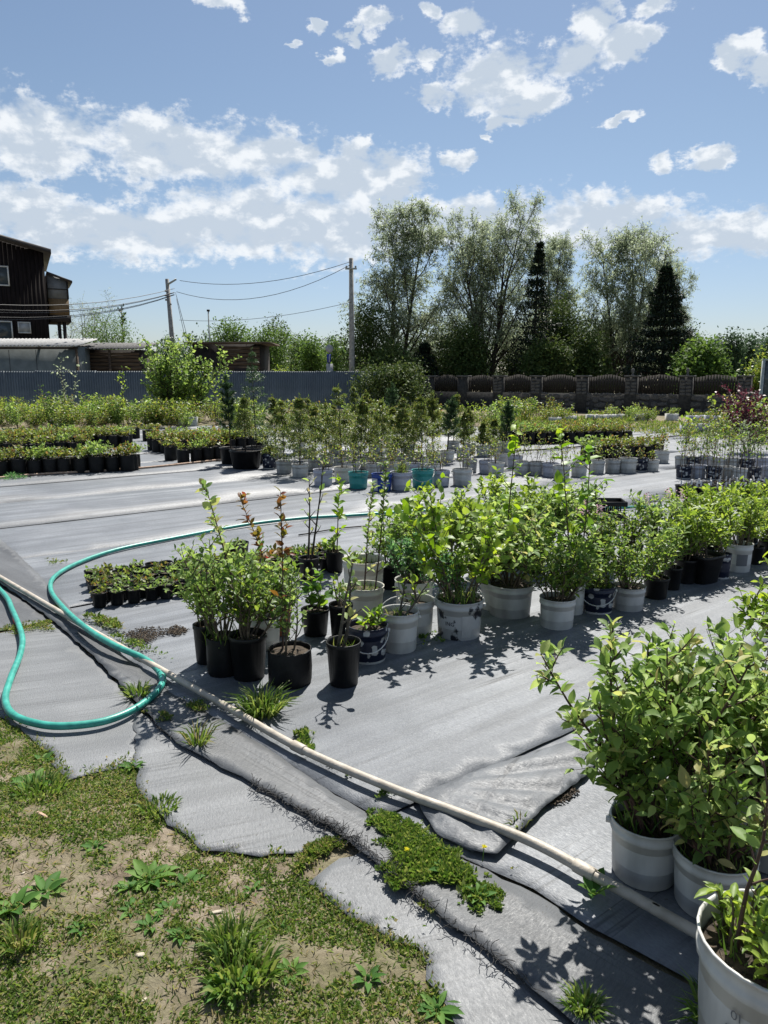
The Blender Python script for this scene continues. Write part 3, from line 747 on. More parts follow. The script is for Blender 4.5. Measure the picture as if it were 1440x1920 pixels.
# ------------------------------------------------------------------ pipe and hoses
def smooth_path(pts, n=8):
    P = [np.array(p, float) for p in pts]; P = [2 * P[0] - P[1]] + P + [2 * P[-1] - P[-2]]; out = []
    for i in range(1, len(P) - 2):
        for k in range(n):
            t = k / n; a, b_, c, d = P[i - 1], P[i], P[i + 1], P[i + 2]
            out.append(.5 * ((2 * b_) + (-a + c) * t + (2 * a - 5 * b_ + 4 * c - d) * t * t + (-a + 3 * b_ - 3 * c + d) * t ** 3))
    out.append(P[-2]); return np.array(out)
zt = .055
pipe = thing('irrigation_pipe', 'long cream plastic water pipe lying along the dark fabric strip', 'pipe', tuple(PIPE_A - E1 * 5))
pts = [G(px, py, zt) for px, py in ((0,1082),(130,1158),(260,1232),(420,1322),(560,1402),(720,1472),(870,1528),(1000,1580),(1120,1645),(1230,1705),(1330,1762))]
pts = [pts[0] - (pts[1] - pts[0]).normalized() * 6] + pts + [pts[-1] + (pts[-1] - pts[-3]).normalized() * 1.6]
pp = smooth_path([tuple(p - pipe.location) for p in pts], 10)
m = MB(); m.tube(pp, .0165, 14); obj('tube', m.mesh('tube', 'pvc', True), pipe)
for px, py in ((262,1233),(560,1402),(1092,1629)):
    c = G(px, py, zt) - pipe.location; i = int(np.argmin(np.linalg.norm(pp - np.array(c), axis=1))); t = nrm(pp[i + 1] - pp[i - 1])
    m = MB(); m.tube([pp[i] - t * .036, pp[i] - t * .034, pp[i] + t * .034, pp[i] + t * .036], [.0195, .021, .021, .0195], 14); obj('coupling', m.mesh('coupling', 'pvc', True), pipe)
hp = [(-260,960),(-80,1040),(0,1106),(24,1146),(41,1192),(38,1226),(20,1272),(10,1312),(26,1341),(75,1358),(130,1361),(200,1351),(258,1326),(298,1292),(303,1266),(272,1236),(216,1211),(166,1181),(120,1141),(95,1106),(104,1080),(150,1054),(222,1030),(330,1008),(460,984),(560,972),(660,966),(800,957),(960,953),(1130,953),(1240,948)]
zz = []
for q in hp:
    zz.append(.038)
zz[14:18] = [.045, .06, .085, .088]; zz[18:21] = [.07, .045, .04]
hose = thing('garden_hose', 'thick teal garden hose looping over the grey fabric and the cream pipe', 'hose', tuple(G(130, 1361)))
hpts = smooth_path([tuple(G(a, b_, z_) - hose.location) for (a, b_), z_ in zip(hp, zz)], 8)
m = MB(); m.tube(hpts, .017, 12); obj('tube', m.mesh('tube', 'hose_teal', True), hose)
i = int(np.argmin(np.linalg.norm(hpts - np.array(G(303, 1272, .04) - hose.location), axis=1)))
for dq in (0, 2):
    t = nrm(hpts[i + dq + 1] - hpts[i + dq - 1]); m = MB(); m.tube([hpts[i + dq] - t * .008, hpts[i + dq] + t * .008], .019, 12); obj('clamp_ring', m.mesh('clamp_ring', 'hose_teal', True), hose)
m = MB(); m.tube(smooth_path([tuple(G(a, b_, .03)) for a, b_ in ((560,1003),(640,990),(720,984),(800,977),(900,970))], 6), .007, 6)
tag(obj('drip_hose', m.mesh('drip_hose', 'cable_black', True)), 'thin black drip hose lying behind the teal hose on the fabric', 'hose')
m = MB(); m.tube(smooth_path([tuple(G(a, b_, .035)) for a, b_ in ((-120,908),(60,890),(200,882),(300,874),(430,860))], 6), .017, 8)
tag(obj('drain_pipe', m.mesh('drain_pipe', 'wood_chip', True)), 'thin reddish pipe along the front of the black bag rows', 'pipe')
m = MB(); m.tube(smooth_path([tuple(G(a, b_, .035)) for a, b_ in ((960,846),(1080,838),(1180,826),(1260,818),(1340,812),(1440,822))], 6), .017, 6)
tag(obj('drip_hose', m.mesh('drip_hose', 'cable_black', True)), 'thin black hose running past the far bed of black bags on the right', 'hose')
c = G(28, 1162, .03); m = MB(); m.tube([c + Vector((-.03, .05, 0)), c, c + Vector((.035, -.06, 0))], [.011, .013, .011], 8)
tag(obj('hose_clip', m.mesh('hose_clip', 'red_plastic', True)), 'small red plastic clip lying under the teal hose', 'clip')
# ------------------------------------------------------------------ metal fence
def line_hit(px, A, B):                       # where a pixel column crosses a ground line A-B
    d = ray(px, 705); dx, dy = d.x, d.y; ex, ey = B[0] - A[0], B[1] - A[1]
    t = (A[0] * ey - A[1] * ex) / (dx * ey - dy * ex); return Vector((dx * t, dy * t, 0))
FA, FB = (-24.0, 29.5), (1.55, 35.6)
fd = Vector((FB[0] - FA[0], FB[1] - FA[1], 0)).normalized(); fn = Vector((fd.y, -fd.x, 0))
fence = thing('metal_fence', 'blue-grey corrugated sheet metal fence along the back of the yard', 'fence', (FA[0], FA[1], 0), math.atan2(fd.y, fd.x))
L = math.hypot(FB[0] - FA[0], FB[1] - FA[1]); n = 0; x = 0.0
rngf = random.Random(4)
def corr(w, h, amp=.014, pitch=.10):
    """trapezoid sheet"""
    V = []; xs = []; p = 0.0
    while p < w - 1e-6:
        xs += [(p, 0), (p + pitch * .3, 0), (p + pitch * .4, amp), (p + pitch * .9, amp)]; p += pitch
    xs.append((w, 0)); k = len(xs)
    for z in (0, h):
        for a, b_ in xs: V.append((a, -b_, z))
    for z in (0, h):
        for a, b_ in xs: V.append((a, -b_ + .004, z))
    F = [(i, i + 1, k + i + 1, k + i) for i in range(k - 1)] + [(2 * k + i + 1, 2 * k + i, 3 * k + i, 3 * k + i + 1) for i in range(k - 1)] + [(k + i, k + i + 1, 3 * k + i + 1, 3 * k + i) for i in range(k - 1)]
    m = MB(); m.add(V, F); return m
pan = corr(1.2, 1.72).mesh('panel', 'fence_metal')
while x < L:
    o = obj('panel', pan, fence, (x, -.03, .05 + rngf.uniform(-.015, .015))); o.rotation_euler = (0, rngf.uniform(-.006, .006), 0)
    x += 1.195
x = 0.0; m = MB(); m.box((-.03, 0, -.2), (.03, .06, 1.80)); pm = m.mesh('post', 'fence_rail')
while x < L + .1: obj('post', pm, fence, (x, .0, 0)); x += 2.39
for z in (.45, 1.45):
    m = MB(); m.box((0, -.028, z), (L, -.002, z + .05)); obj('rail', m.mesh('rail', 'fence_rail'), fence)

# ------------------------------------------------------------------ stone wall with picket panels
WA, WB = (1.7, 37.2), (18.8, 25.5)
wd = Vector((WB[0] - WA[0], WB[1] - WA[1], 0)).normalized(); WL = math.hypot(WB[0] - WA[0], WB[1] - WA[1])
wall = thing('stone_wall', 'fieldstone garden wall with stone pillars and dark picket panels', 'wall', (WA[0], WA[1], 0), math.atan2(wd.y, wd.x))
def wpos(px): h = line_hit(px, WA, WB); return (h - Vector((WA[0], WA[1], 0))).dot(wd)
HB, HP = .82, 1.52
m = MB(); m.box((-.5, -.10, -.3), (WL, .16, HB)); obj('core', m.mesh('core', 'mortar'), wall)
def stone_mesh(seed):
    bm = bmesh.new(); bmesh.ops.create_icosphere(bm, subdivisions=1, radius=1); rr = random.Random(seed)
    for v in bm.verts:
        v.co *= rr.uniform(.82, 1.12); v.co.x = max(-.85, min(.85, v.co.x * 1.15)); v.co.z = max(-.8, min(.8, v.co.z * 1.15))
    me = bpy.data.meshes.new('stone'); bm.to_mesh(me); bm.free(); me.materials.append(MATS['stone']); return me
SM = [stone_mesh(i) for i in range(7)]; rs = random.Random(9)
x = wpos(960); cnt = 0
while x < WL and cnt < 215:
    z = 0.02; colw = rs.uniform(.26, .44)
    while z < HB - .05:
        h = min(rs.uniform(.16, .32), HB - z + .05); w = colw * rs.uniform(.8, 1.15)
        o = obj('stone', SM[cnt % 7], wall, (x + rs.uniform(-.06, .06), -.10 + rs.uniform(-.015, .02), z + h / 2), None, (w * .55, .075, h * .55))
        o.rotation_euler = (0, rs.uniform(-.25, .25), 0); z += h; cnt += 1
    x += colw
pxs = [752, 808, 870, 937, 1008, 1094, 1186, 1289, 1398]
tops = [wpos(p) for p in pxs]
for k, s in enumerate(tops):
    if s > WL: continue
    m = MB(); m.box((s - .23, -.20, -.2), (s + .23, .24, HP)); pl = obj('pillar', m.mesh('pillar', 'mortar'), wall)
    m = MB(); m.box((s - .28, -.25, HP + .002), (s + .28, .29, HP + .07)); obj('cap', m.mesh('cap', 'cap_stone'), pl)
    m = MB(); m.lathe([(.0, HP + .36), (.05, HP + .34), (.075, HP + .27), (.05, HP + .2), (.035, HP + .14), (.06, HP + .07)], 10)
    if k in (6, 7): f = obj('finial', m.mesh('finial', 'cap_stone', True), pl, (s, .02, 0))
    if k >= 3:
        for q in range(10):
            o = obj('stone', SM[(k + q) % 7], pl, (s + (-.11 if q % 2 else .11) + rs.uniform(-.02, .02), -.20, .84 + .14 * (q // 2) + rs.uniform(-.02, .02)), None, (.115, .04, .075)); o.rotation_euler = (0, rs.uniform(-.3, .3), 0)
m = MB(); m.box((-.042, -.012, 0), (.042, .012, 1)); sm_ = m.mesh('slat', 'picket_wood')
for k in range(len(tops) - 1):
    a, b_ = tops[k] + .26, min(tops[k + 1], WL) - .26
    if b_ - a < .4: continue
    m = MB()
    for z in (HB + .12, HP - .22): m.box((a, -.012, z), (b_, .03, z + .07))
    pn = obj('picket_panel', m.mesh('picket_panel', 'picket_wood'), wall); ns = int((b_ - a) / .105)
    for i in range(ns):
        t = (i + .5) / ns; hh = HP - HB - .06 + .14 * math.sin(math.pi * t) + rs.uniform(-.02, .02)
        obj('slat', sm_, pn, (a + (b_ - a) * t, -.03, HB + .02), None, (1, 1, hh))

# ------------------------------------------------------------------ dark house at the left
YB = 42.0
P = lambda px, py, Y=YB: at(px, py, Y)
xr = P(90, 590).x; xl = xr - 9.5
house = thing('house', 'two-storey dark brown board-clad house with a sloping roof', 'house', (xr, YB, 0), R(26))
zr0, zr1 = P(90, 474).z, P(0, 452).z; slope = (zr1 - zr0) / (P(90, 474).x - P(0, 452).x)
def rz_(x): return zr0 + slope * (-x)
W_ = 9.5; m = MB()
V = [(-W_, 0, -.2), (0, 0, -.2), (0, 0, rz_(0)), (-W_, 0, rz_(-W_)), (-W_, 7, -.2), (0, 7, -.2), (0, 7, rz_(0)), (-W_, 7, rz_(-W_))]
m.add(V, [(0,1,2,3),(5,4,7,6),(1,5,6,2),(4,0,3,7),(3,2,6,7),(0,4,5,1)]); obj('wall', m.mesh('wall', 'siding_dark'), house)
m = MB(); i = 0; x = -W_
while x < -.02:
    w = .19 + .05 * ((i * 37) % 5) / 5; m.box((x + .012, -.03 - .008 * (i % 2), 0), (min(x + w, -.005) , -.002, rz_(x + w) - .02)); x += w; i += 1
stuff(obj('siding', m.mesh('siding', 'siding_dark'), house))
m = MB(); ov = .38
V = []
for yy in (-.5, 7.4):
    for xx in (-W_ - .3, ov): V += [(xx, yy, rz_(xx) + .004), (xx, yy, rz_(xx) + .24)]
m.add(V, [(0,2,3,1),(4,5,7,6),(0,1,5,4),(2,6,7,3),(1,3,7,5),(0,4,6,2)]); obj('roof', m.mesh('roof', 'roof_metal'), house)
def window(parent, x0, x1, z0, z1, bars=True, fw=.07, y=-.06, glass='window_glass'):
    m = MB()
    for lo, hi in (((x0, z0), (x1, z0 + fw)), ((x0, z1 - fw), (x1, z1)), ((x0, z0 + fw), (x0 + fw, z1 - fw)), ((x1 - fw, z0 + fw), (x1, z1 - fw))): m.box((lo[0], y - .03, lo[1]), (hi[0], y + .05, hi[1]))
    w = obj('window', m.mesh('window', 'window_frame'), parent)
    m = MB(); m.box((x0 + fw, y - .005, z0 + fw), (x1 - fw, y + .03, z1 - fw)); obj('pane', m.mesh('pane', glass), w)
q = lambda px, py: P(px, py) - house.location
window(house, q(-60, 520).x, q(24, 520).x, q(10, 540).z, q(10, 503).z)
window(house, q(-60, 620).x, q(31, 620).x, q(10, 640).z, q(10, 604).z)
window(house, q(39.5, 615).x, q(61, 615).x, q(50, 626).z, q(50, 605).z, glass='sign_grey', fw=.05)
# bay on stilts
b0, b1 = q(91, 560).x + .004, q(126, 560).x; zb, zm, zt_ = q(110, 590).z, q(110, 558).z, q(110, 512).z
zlow = q(126, 524).z
m = MB(); m.add([(b0, .3, zm), (b1, .3, zm), (b1, .3, zlow), (b0, .3, zt_), (b0, 3, zm), (b1, 3, zm), (b1, 3, zlow), (b0, 3, zt_)], [(0,1,2,3),(5,4,7,6),(1,5,6,2),(4,0,3,7),(3,2,6,7),(0,4,5,1)])
bay = obj('bay', m.mesh('bay', 'siding_grey'), house)
m = MB(); m.box((b0, .28, zb), (b1 + .01, 3, zm - .003)); obj('bay_base', m.mesh('bay_base', 'siding_tan'), house)
m = MB(); m.box((b0, .27, (zm + zlow) / 2), (b1, .299, (zm + zlow) / 2 + .05)); m.box((b1 - .05, .26, zm), (b1 + .03, .299, zlow)); obj('trim', m.mesh('trim', 'dark_wood'), bay)
m = MB(); m.add([(b0, .1, zt_ + .01), (b1 + .25, .1, zlow - .09), (b1 + .25, .1, zlow + .02), (b0, .1, zt_ + .12), (b0, 3.2, zt_ + .01), (b1 + .25, 3.2, zlow - .09), (b1 + .25, 3.2, zlow + .02), (b0, 3.2, zt_ + .12)], [(0,1,2,3),(5,4,7,6),(1,5,6,2),(4,0,3,7),(3,2,6,7),(0,4,5,1)]); obj('bay_roof', m.mesh('bay_roof', 'roof_metal'), bay)
m = MB(); m.box((b0, .25, zb - .35), (b1 + .06, 3, zb - .003)); obj('beam', m.mesh('beam', 'dark_wood'), house)
for xx in (b0 + .45, b1 - .3):
    m = MB(); m.box((xx - .09, .4, -.2), (xx + .09, .58, zb - .355)); obj('stilt', m.mesh('stilt', 'dark_wood'), house)

# ------------------------------------------------------------------ sheds
def wavy_roof(x0, x1, y0, y1, z0, z1, mat, pitch=.18, amp=.03):
    n = int((x1 - x0) / pitch * 6); m = MB(); V = []
    for y, z in ((y0, z0), (y1, z1)):
        for i in range(n + 1):
            x = x0 + (x1 - x0) * i / n; V.append((x, y, z + amp * math.sin(2 * math.pi * (x - x0) / pitch)))
    V += [(a, b_, c - .014) for a, b_, c in V]; k = n + 1
    F = [(i, i + 1, k + i + 1, k + i) for i in range(n)] + [(2 * k + i + 1, 2 * k + i, 3 * k + i, 3 * k + i + 1) for i in range(n)] + [(i + 1, i, 2 * k + i, 2 * k + i + 1) for i in range(n)]
    m.add(V, F); return m.mesh('roof', mat, True)
YS = 35.0
s0 = at(146, 690, YS); shed = thing('grey_shed', 'low grey plastered shed under a pale corrugated slate roof', 'shed', (s0.x, YS, 0))
zt2 = at(100, 648, YS).z; m = MB(); m.box((-9, 0, -.2), (0, 3, zt2 - .03)); obj('wall', m.mesh('wall', 'shed_wall'), shed)
obj('roof', wavy_roof(-9.2, .15, -.35, 2.4, zt2 - .02, zt2 + .42, 'slate_roof'), shed)
m = MB(); m.box((-9, -.12, zt2 - .16), (.1, -.05, zt2 - .06)); obj('eave_board', m.mesh('eave_board', 'dark_wood'), shed)
m = MB(); m.box((-.02, -.10, 0), (.06, -.01, zt2 - .17)); obj('corner_post', m.mesh('corner_post', 'old_wood'), shed)
m = MB()
for i in range(6): m.box((-1.9 - i * 1.25, -.012, 0), (-1.88 - i * 1.25, -.002, zt2 - .2))
obj('joint', m.mesh('joint', 'mortar'), shed)
# brown plank shed
YC = 36.5
a0 = at(157, 690, YC); wsh = at(268, 690, YC).x - a0.x; zc = at(210, 655, YC).z
shed = thing('plank_shed', 'dark brown plank shed joined to the grey one, under corrugated roofing', 'shed', (a0.x, YC, 0))
m = MB(); m.box((0, .06, -.2), (wsh, 2.5, zc - .02)); obj('wall', m.mesh('wall', 'dark_wood'), shed)
z = .1; i = 0; rp = random.Random(2)
while z < zc - .15:
    m = MB(); h = rp.uniform(.13, .19); m.box((.05, rp.uniform(-.03, .0), z), (wsh - .05 - rp.uniform(0, .15), .055, z + h - .025)); obj('plank', m.mesh('plank', 'old_wood'), shed); z += h; i += 1
obj('roof', wavy_roof(-.45, wsh + .1, -.5, 2.4, zc + .02, zc + .40, 'slate_dark'), shed)
for xx in (.02, 1.35):
    m = MB(); m.box((xx, -.35, -.2), (xx + .1, -.25, zc - .05)); obj('post', m.mesh('post', 'old_wood'), shed)
# dark shed in the middle
YD = 39.0
a0 = at(362, 690, YD); wsh = at(502, 690, YD).x - a0.x; zd = at(430, 645, YD).z
shed = thing('dark_shed', 'dark flat-roofed wooden shed with a plank wall right of the maple', 'shed', (a0.x, YD, 0))
m = MB(); m.box((0, .05, -.2), (wsh - .35, 3.0, zd - .005)); obj('wall', m.mesh('wall', 'dark_wood'), shed)
m = MB(); m.box((-.3, -.4, zd), (wsh + .2, 3.2, zd + .09)); obj('roof', m.mesh('roof', 'old_wood'), shed)
z = .2; x0 = at(419, 690, YD).x - a0.x
while z < zd - .2:
    m = MB(); h = rp.uniform(.15, .22); m.box((x0, rp.uniform(-.03, 0), z), (wsh - .4, .045, z + h - .02)); obj('plank', m.mesh('plank', 'old_wood'), shed); z += h
m = MB(); m.box((x0 + .55, -.05, .9), (x0 + 1.5, -.032, 1.95)); obj('door', m.mesh('door', 'dark_wood'), shed)
m = MB(); m.box((x0 - .3, -.02, 0), (x0 - .08, .045, zd - .1)); obj('door', m.mesh('door', 'bark_dark'), shed)

# ------------------------------------------------------------------ poles, cables, signs
def pole(px, ytop, Y, label, w, lean=0.0, mat='concrete', top=None):
    a = at(px, 700, Y); h = at(px, ytop, Y).z
    o = thing('utility_pole', label, 'pole', (a.x, Y, 0), 0, 'utility poles')
    m = MB(); m.tube([(0, 0, -.3), (lean * .5, 0, h * .5), (lean, 0, h)], [w * .62, w * .52, w * .42], 8); obj('shaft', m.mesh('shaft', mat, True), o)
    return o, h
p1, h1 = pole(330, 523, 45, 'weathered utility pole with a bracket and guy wires behind the sheds', .27, -.25)
m = MB(); m.tube([(-.25, -.1, h1 - .35), (.32, -.1, h1 - .02)], .06, 6); obj('bracket', m.mesh('bracket', 'frame_steel'), p1)
for i in range(4):
    m = MB(); m.lathe([(.0, .12), (.04, .1), (.055, .05), (.04, 0), (0, 0)], 8); obj('insulator', m.mesh('insulator', 'concrete', True), p1, (-.42 + .12 * i if i > 2 else -.33, -.16, h1 - .75 - .25 * i))
p2, h2 = pole(660, 484, 37.5, 'tall square concrete utility pole beside the left willow', .25)
m = MB(); m.box((-.28, -.2, h2 - .55), (.28, -.12, h2 - .47)); obj('crossarm', m.mesh('crossarm', 'frame_steel'), p2)
for i in range(2): m = MB(); m.lathe([(0, .1), (.04, .09), (.05, .04), (.03, 0)], 8); obj('insulator', m.mesh('insulator', 'concrete', True), p2, (-.22 + .44 * i, -.16, h2 - .47))
def cable(A, B, sag, label, r=.014, n=14):
    A, B = np.array(A), np.array(B); t = np.linspace(0, 1, n)[:, None]
    P_ = A * (1 - t) + B * t; P_[:, 2] -= (4 * sag * t * (1 - t)).ravel()
    m = MB(); m.tube(P_, r, 4); return tag(obj('overhead_cable', m.mesh('overhead_cable', 'cable_black')), label, 'cable', 'overhead cables')
lft = 'overhead cable sagging from the weathered pole past the dark house'
for k, (ya, yb, sg) in enumerate(((541,520,.9),(548,524,1.0),(549,533,1.0),(552,540,1.1),(553,548,1.1))):
    cable(at(327, ya, 44.8), at(-420, yb, 24), sg, lft, .015)
rgt = 'overhead cable strung between the weathered pole and the tall concrete pole'
cable(at(337, 526, 44.8), at(656, 491, 37.3), .55, rgt); cable(at(331, 547, 44.8), at(656, 497, 37.3), .95, rgt)
cable(at(336, 600, 44.8), at(660, 566, 37.3), .35, rgt, .011)
for k, (xa, ya, xb) in enumerate(((329, 548, 384), (331, 560, 374))):
    e = at(xb, 690, 45); cable(at(xa, ya, 44.8), (e.x, 44.6, 0), .0, 'guy wire slanting down from the weathered utility pole', .014)
a = at(395, 690, 50); h = at(395, 584, 50).z; o = thing('mast', 'thin metal mast rising behind the dark shed', 'pole', (a.x, 50, 0))
m = MB(); m.tube([(0, 0, -.2), (0, 0, h)], [.06, .045], 6); obj('shaft', m.mesh('shaft', 'frame_steel'), o); m = MB(); m.box((-.09, -.05, h), (.09, .05, h + .12)); obj('head', m.mesh('head', 'cable_black'), o)
# road sign seen from behind
YR = 38.5; a = at(618, 700, YR); rs_ = thing('road_sign', 'grey and blue road signs on a post seen over the metal fence', 'sign', (a.x, YR, 0))
q = lambda px, py: at(px, py, YR) - rs_.location
m = MB(); m.tube([(0, .05, -.2), (0, .05, q(618, 646).z)], .035, 8); obj('post', m.mesh('post', 'cable_black'), rs_)
m = MB(); zc_ = q(618, 654).z; rr = .2; m.lathe([(0, 0), (rr, 0), (rr, .012), (0, .012)], 20); o = obj('round_sign', m.mesh('round_sign', 'sign_grey'), rs_, (0, .0, zc_)); o.rotation_euler = (R(90), 0, 0)
m = MB(); m.box((-.13, -.012, q(618, 680).z), (.075, .0, q(618, 664).z)); bs = obj('blue_sign', m.mesh('blue_sign', 'sign_blue'), rs_)
m = MB(); m.box((-.015, -.02, q(618, 679).z), (.01, -.013, q(618, 666).z)); obj('stripe', m.mesh('stripe', 'sign_white'), bs)
m = MB(); m.box((-.16, -.012, q(618, 705).z - .5), (.18, .0, q(618, 682).z)); obj('panel', m.mesh('panel', 'sign_grey'), rs_)
# framed board at the right edge
Yq = 22.0; a = at(1428, 720, Yq); bo = thing('framed_board', 'grey steel-framed board standing beside the burgundy shrub', 'board', (a.x, Yq, 0))
zt3 = at(1428, 676, Yq).z; m = MB(); m.box((-.03, -.03, -.1), (.04, .04, zt3)); obj('post', m.mesh('post', 'frame_steel'), bo)
m = MB(); m.box((1.5, -.03, -.1), (1.57, .04, zt3)); obj('post', m.mesh('post', 'frame_steel'), bo)
m = MB(); m.box((-.03, -.028, zt3 + .002), (1.57, .038, zt3 + .05)); obj('top_rail', m.mesh('top_rail', 'frame_steel'), bo)
m = MB(); m.box((.042, -.01, .9), (1.498, .01, zt3 - .002)); obj('panel', m.mesh('panel', 'window_glass'), bo)

# ------------------------------------------------------------------ trees
def tree_obj(name, label, cat, data, wmat, lmat, loc, rz=0, sc=1.0, group=None, tmpl=T_SMALL, tint=None, wn='trunk', ln='crown', cache={}):
    o = thing(name, label, cat, loc, rz, group, sc)
    if isinstance(data, tuple) and isinstance(data[0], bpy.types.Mesh): wm, lm = data
    else:
        rng, wood, arr = data; wm = wood.mesh(wn, wmat, True) if wood else None
        lm = leaf_mb(rng, arr, tmpl, tint=tint).mesh(ln, lmat, tint=True)
    if wm: obj(wn, wm, o)
    c = obj(ln, lm, o)
    return o, (wm, lm)
def tz(px, py, Y): return at(px, py, Y).z
def gx(px, Y): a = at(px, 705, Y); return (a.x, Y, 0)
Yw = 43
H = tz(745, 392, Yw); o, w1 = tree_obj('willow_tree', 'slender grey-green willow beside the tall concrete pole', 'tree', bigtree(1, H, H * .47, 2, 16, 9, 9, (.15, .05), r=.13, tilt=.12, lstep=.05, bare=.10), 'bark_dark', 'leaf_willow', gx(742, Yw), 0, (1.2, 1.2, 1), 'willows behind the stone wall')
H2 = tz(900, 378, 42); o, w2 = tree_obj('willow_tree', 'largest willow with several spreading trunks, left of the slim spruce', 'tree', bigtree(2, H2, H2 * .54, 5, 12, 8, 8, (.15, .05), r=.14, tilt=.27, lstep=.055, bare=.16), 'bark_dark', 'leaf_willow', gx(910, 42), 0, 1, 'willows behind the stone wall')
tree_obj('willow_tree', 'willow filling the gap directly behind the slim dark spruce', 'tree', w1, 0, 0, gx(1035, 47), 2.1, tz(1035, 445, 47) / H, 'willows behind the stone wall')
H4 = tz(1165, 418, 41); tree_obj('willow_tree', 'upright willow just left of the broad dark spruce', 'tree', bigtree(5, H4, H4 * .50, 3, 14, 9, 8, (.15, .05), r=.11, tilt=.2, lstep=.055, bare=.12), 'bark_dark', 'leaf_willow', gx(1168, 41), 0, 1, 'willows behind the stone wall')
tree_obj('willow_tree', 'willow whose crown shows behind the broad dark spruce', 'tree', w1, 0, 0, gx(1250, 46), 4.0, tz(1250, 488, 46) / H, 'willows behind the stone wall')
Hs = tz(993, 450, 39); tree_obj('spruce_tree', 'slim dark spruce standing between the willows', 'tree', spruce(3, Hs, Hs * .40, 27, 6, 8, (.20, .055), .08, .10, .28, .24, taper=1.05), 'bark_dark', 'needle_dark', gx(993, 39), group='dark spruces behind the stone wall')
Hs = tz(1238, 495, 37); tree_obj('spruce_tree', 'broad dense dark spruce at the right end of the willows', 'tree', spruce(4, Hs, Hs * .66, 30, 8, 10, (.20, .06), .02, .12, .28, .2, 6, taper=1.0), 'bark_dark', 'needle_dark', gx(1240, 37), group='dark spruces behind the stone wall')
Hs = tz(792, 640, 40); tree_obj('spruce_tree', 'short dark spruce low between the two left willows', 'tree', spruce(6, Hs, Hs * .75, 14, 6, 7, (.2, .07), .03, .06, .12, .2), 'bark_dark', 'needle_dark', gx(795, 40), group='dark spruces behind the stone wall')

def bush(name, label, px, Y, top, wpx, mat, seed, n=5000, leaf=(.16, .10), depth=None, group=None, trunk=True, hollow=.45, cat='shrub', ybase=None, low=.12, nl=9):
    """rounded shrub or tree: lobes of leaf clumps on limbs"""
    H = tz(px, top, Y); w = wpx / FPX * Y / math.cos(PITCH) * .5; rr = random.Random(seed); lobes = []
    for i in range(nl):
        a = rr.uniform(0, 6.28); q = rr.uniform(0, .68); z = rr.uniform(low + .12, .80)
        s = .50 * (1 - .35 * abs(z - .5))
        lobes.append((w * q * math.cos(a), w * q * math.sin(a) * .8, H * z, w * s * rr.uniform(.7, 1.1), w * s * .8, H * .22 * rr.uniform(.8, 1.2)))
    lobes.append((0, 0, H * .80, w * .38, w * .35, H * .21))
    rng, arr, tint = crown(seed, lobes, n, leaf, hollow)
    wood = MB()
    if trunk:
        for i, l in enumerate(lobes):
            wood.tube([(0, 0, -.05), (l[0] * .35, l[1] * .35, l[2] * .45), (l[0], l[1], l[2])], [max(.02, H * .014), H * .009, H * .003], 5, cap=False)
    return tree_obj(name, label, cat, (rng, wood if trunk else None, arr), 'bark_dark', mat, gx(px, Y), 0, 1, group, tint=tint, wn='trunk', ln='crown')
# understorey below the willows
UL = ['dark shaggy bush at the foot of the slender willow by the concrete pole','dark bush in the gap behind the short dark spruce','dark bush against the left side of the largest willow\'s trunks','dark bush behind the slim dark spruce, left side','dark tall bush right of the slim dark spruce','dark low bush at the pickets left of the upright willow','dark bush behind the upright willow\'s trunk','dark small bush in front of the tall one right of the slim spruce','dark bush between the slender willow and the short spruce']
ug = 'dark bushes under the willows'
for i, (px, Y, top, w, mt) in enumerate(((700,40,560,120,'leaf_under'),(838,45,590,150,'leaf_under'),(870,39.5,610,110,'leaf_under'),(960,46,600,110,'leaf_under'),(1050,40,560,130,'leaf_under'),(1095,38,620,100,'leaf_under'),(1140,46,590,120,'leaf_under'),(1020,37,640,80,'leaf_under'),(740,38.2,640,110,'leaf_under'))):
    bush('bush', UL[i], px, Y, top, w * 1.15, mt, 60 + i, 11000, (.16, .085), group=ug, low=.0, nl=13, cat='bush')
bush('broadleaf_tree', 'leafy green broadleaf tree above the pickets right of the broad spruce', 1325, 33, 640, 150, 'leaf_far', 80, 6500, (.17, .12), cat='tree')
bush('broadleaf_tree', 'taller grey-green tree directly behind the broadleaf tree by the pickets', 1285, 44, 610, 110, 'leaf_far', 81, 5000, (.18, .08), cat='tree')
bush('broadleaf_tree', 'pale yellow-green bush beside the framed board', 1428, 30, 655, 70, 'leaf_bed', 82, 3000, (.14, .09), cat='bush')
# left side behind the sheds
bush('round_bush', 'big rounded light green bush behind the grey shed', 205, 52, 588, 165, 'leaf_far', 83, 9000, (.17, .06), cat='bush', hollow=.6)
H = tz(160, 552, 56); tree_obj('sparse_tree', 'thinly leaved tree next to the bay of the dark house', 'tree', bigtree(8, H, H * .5, 5, 7, 5, 4, (.12, .04), .14, r=.08, tilt=.3), 'bark_grey', 'leaf_willow', gx(165, 56))
H = tz(234, 572, 60); tree_obj('young_tree', 'small dark tree top rising above the round bush', 'tree', plant(15, H, 1, .02, .03, .02, 0, 22, .13, 1, .6, (.24, .13), .12, .6, .07, nseg=10), 'bark_dark', 'leaf_dark', gx(235, 60))
bush('broadleaf_tree', 'rounded yellow-green tree right behind the dark shed', 490, 47, 612, 120, 'leaf_far', 84, 7500, (.16, .10), cat='tree')
bush('broadleaf_tree', 'green tree peeking over the roof of the dark shed', 440, 52, 600, 110, 'leaf_far', 85, 6000, (.17, .10), cat='tree')
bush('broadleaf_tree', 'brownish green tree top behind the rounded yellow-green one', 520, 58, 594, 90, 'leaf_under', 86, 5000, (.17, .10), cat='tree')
bush('round_bush', 'low bright green bush between the dark shed and the road sign', 522, 40, 690, 60, 'leaf_bed', 87, 1800, (.12, .08), cat='bush')
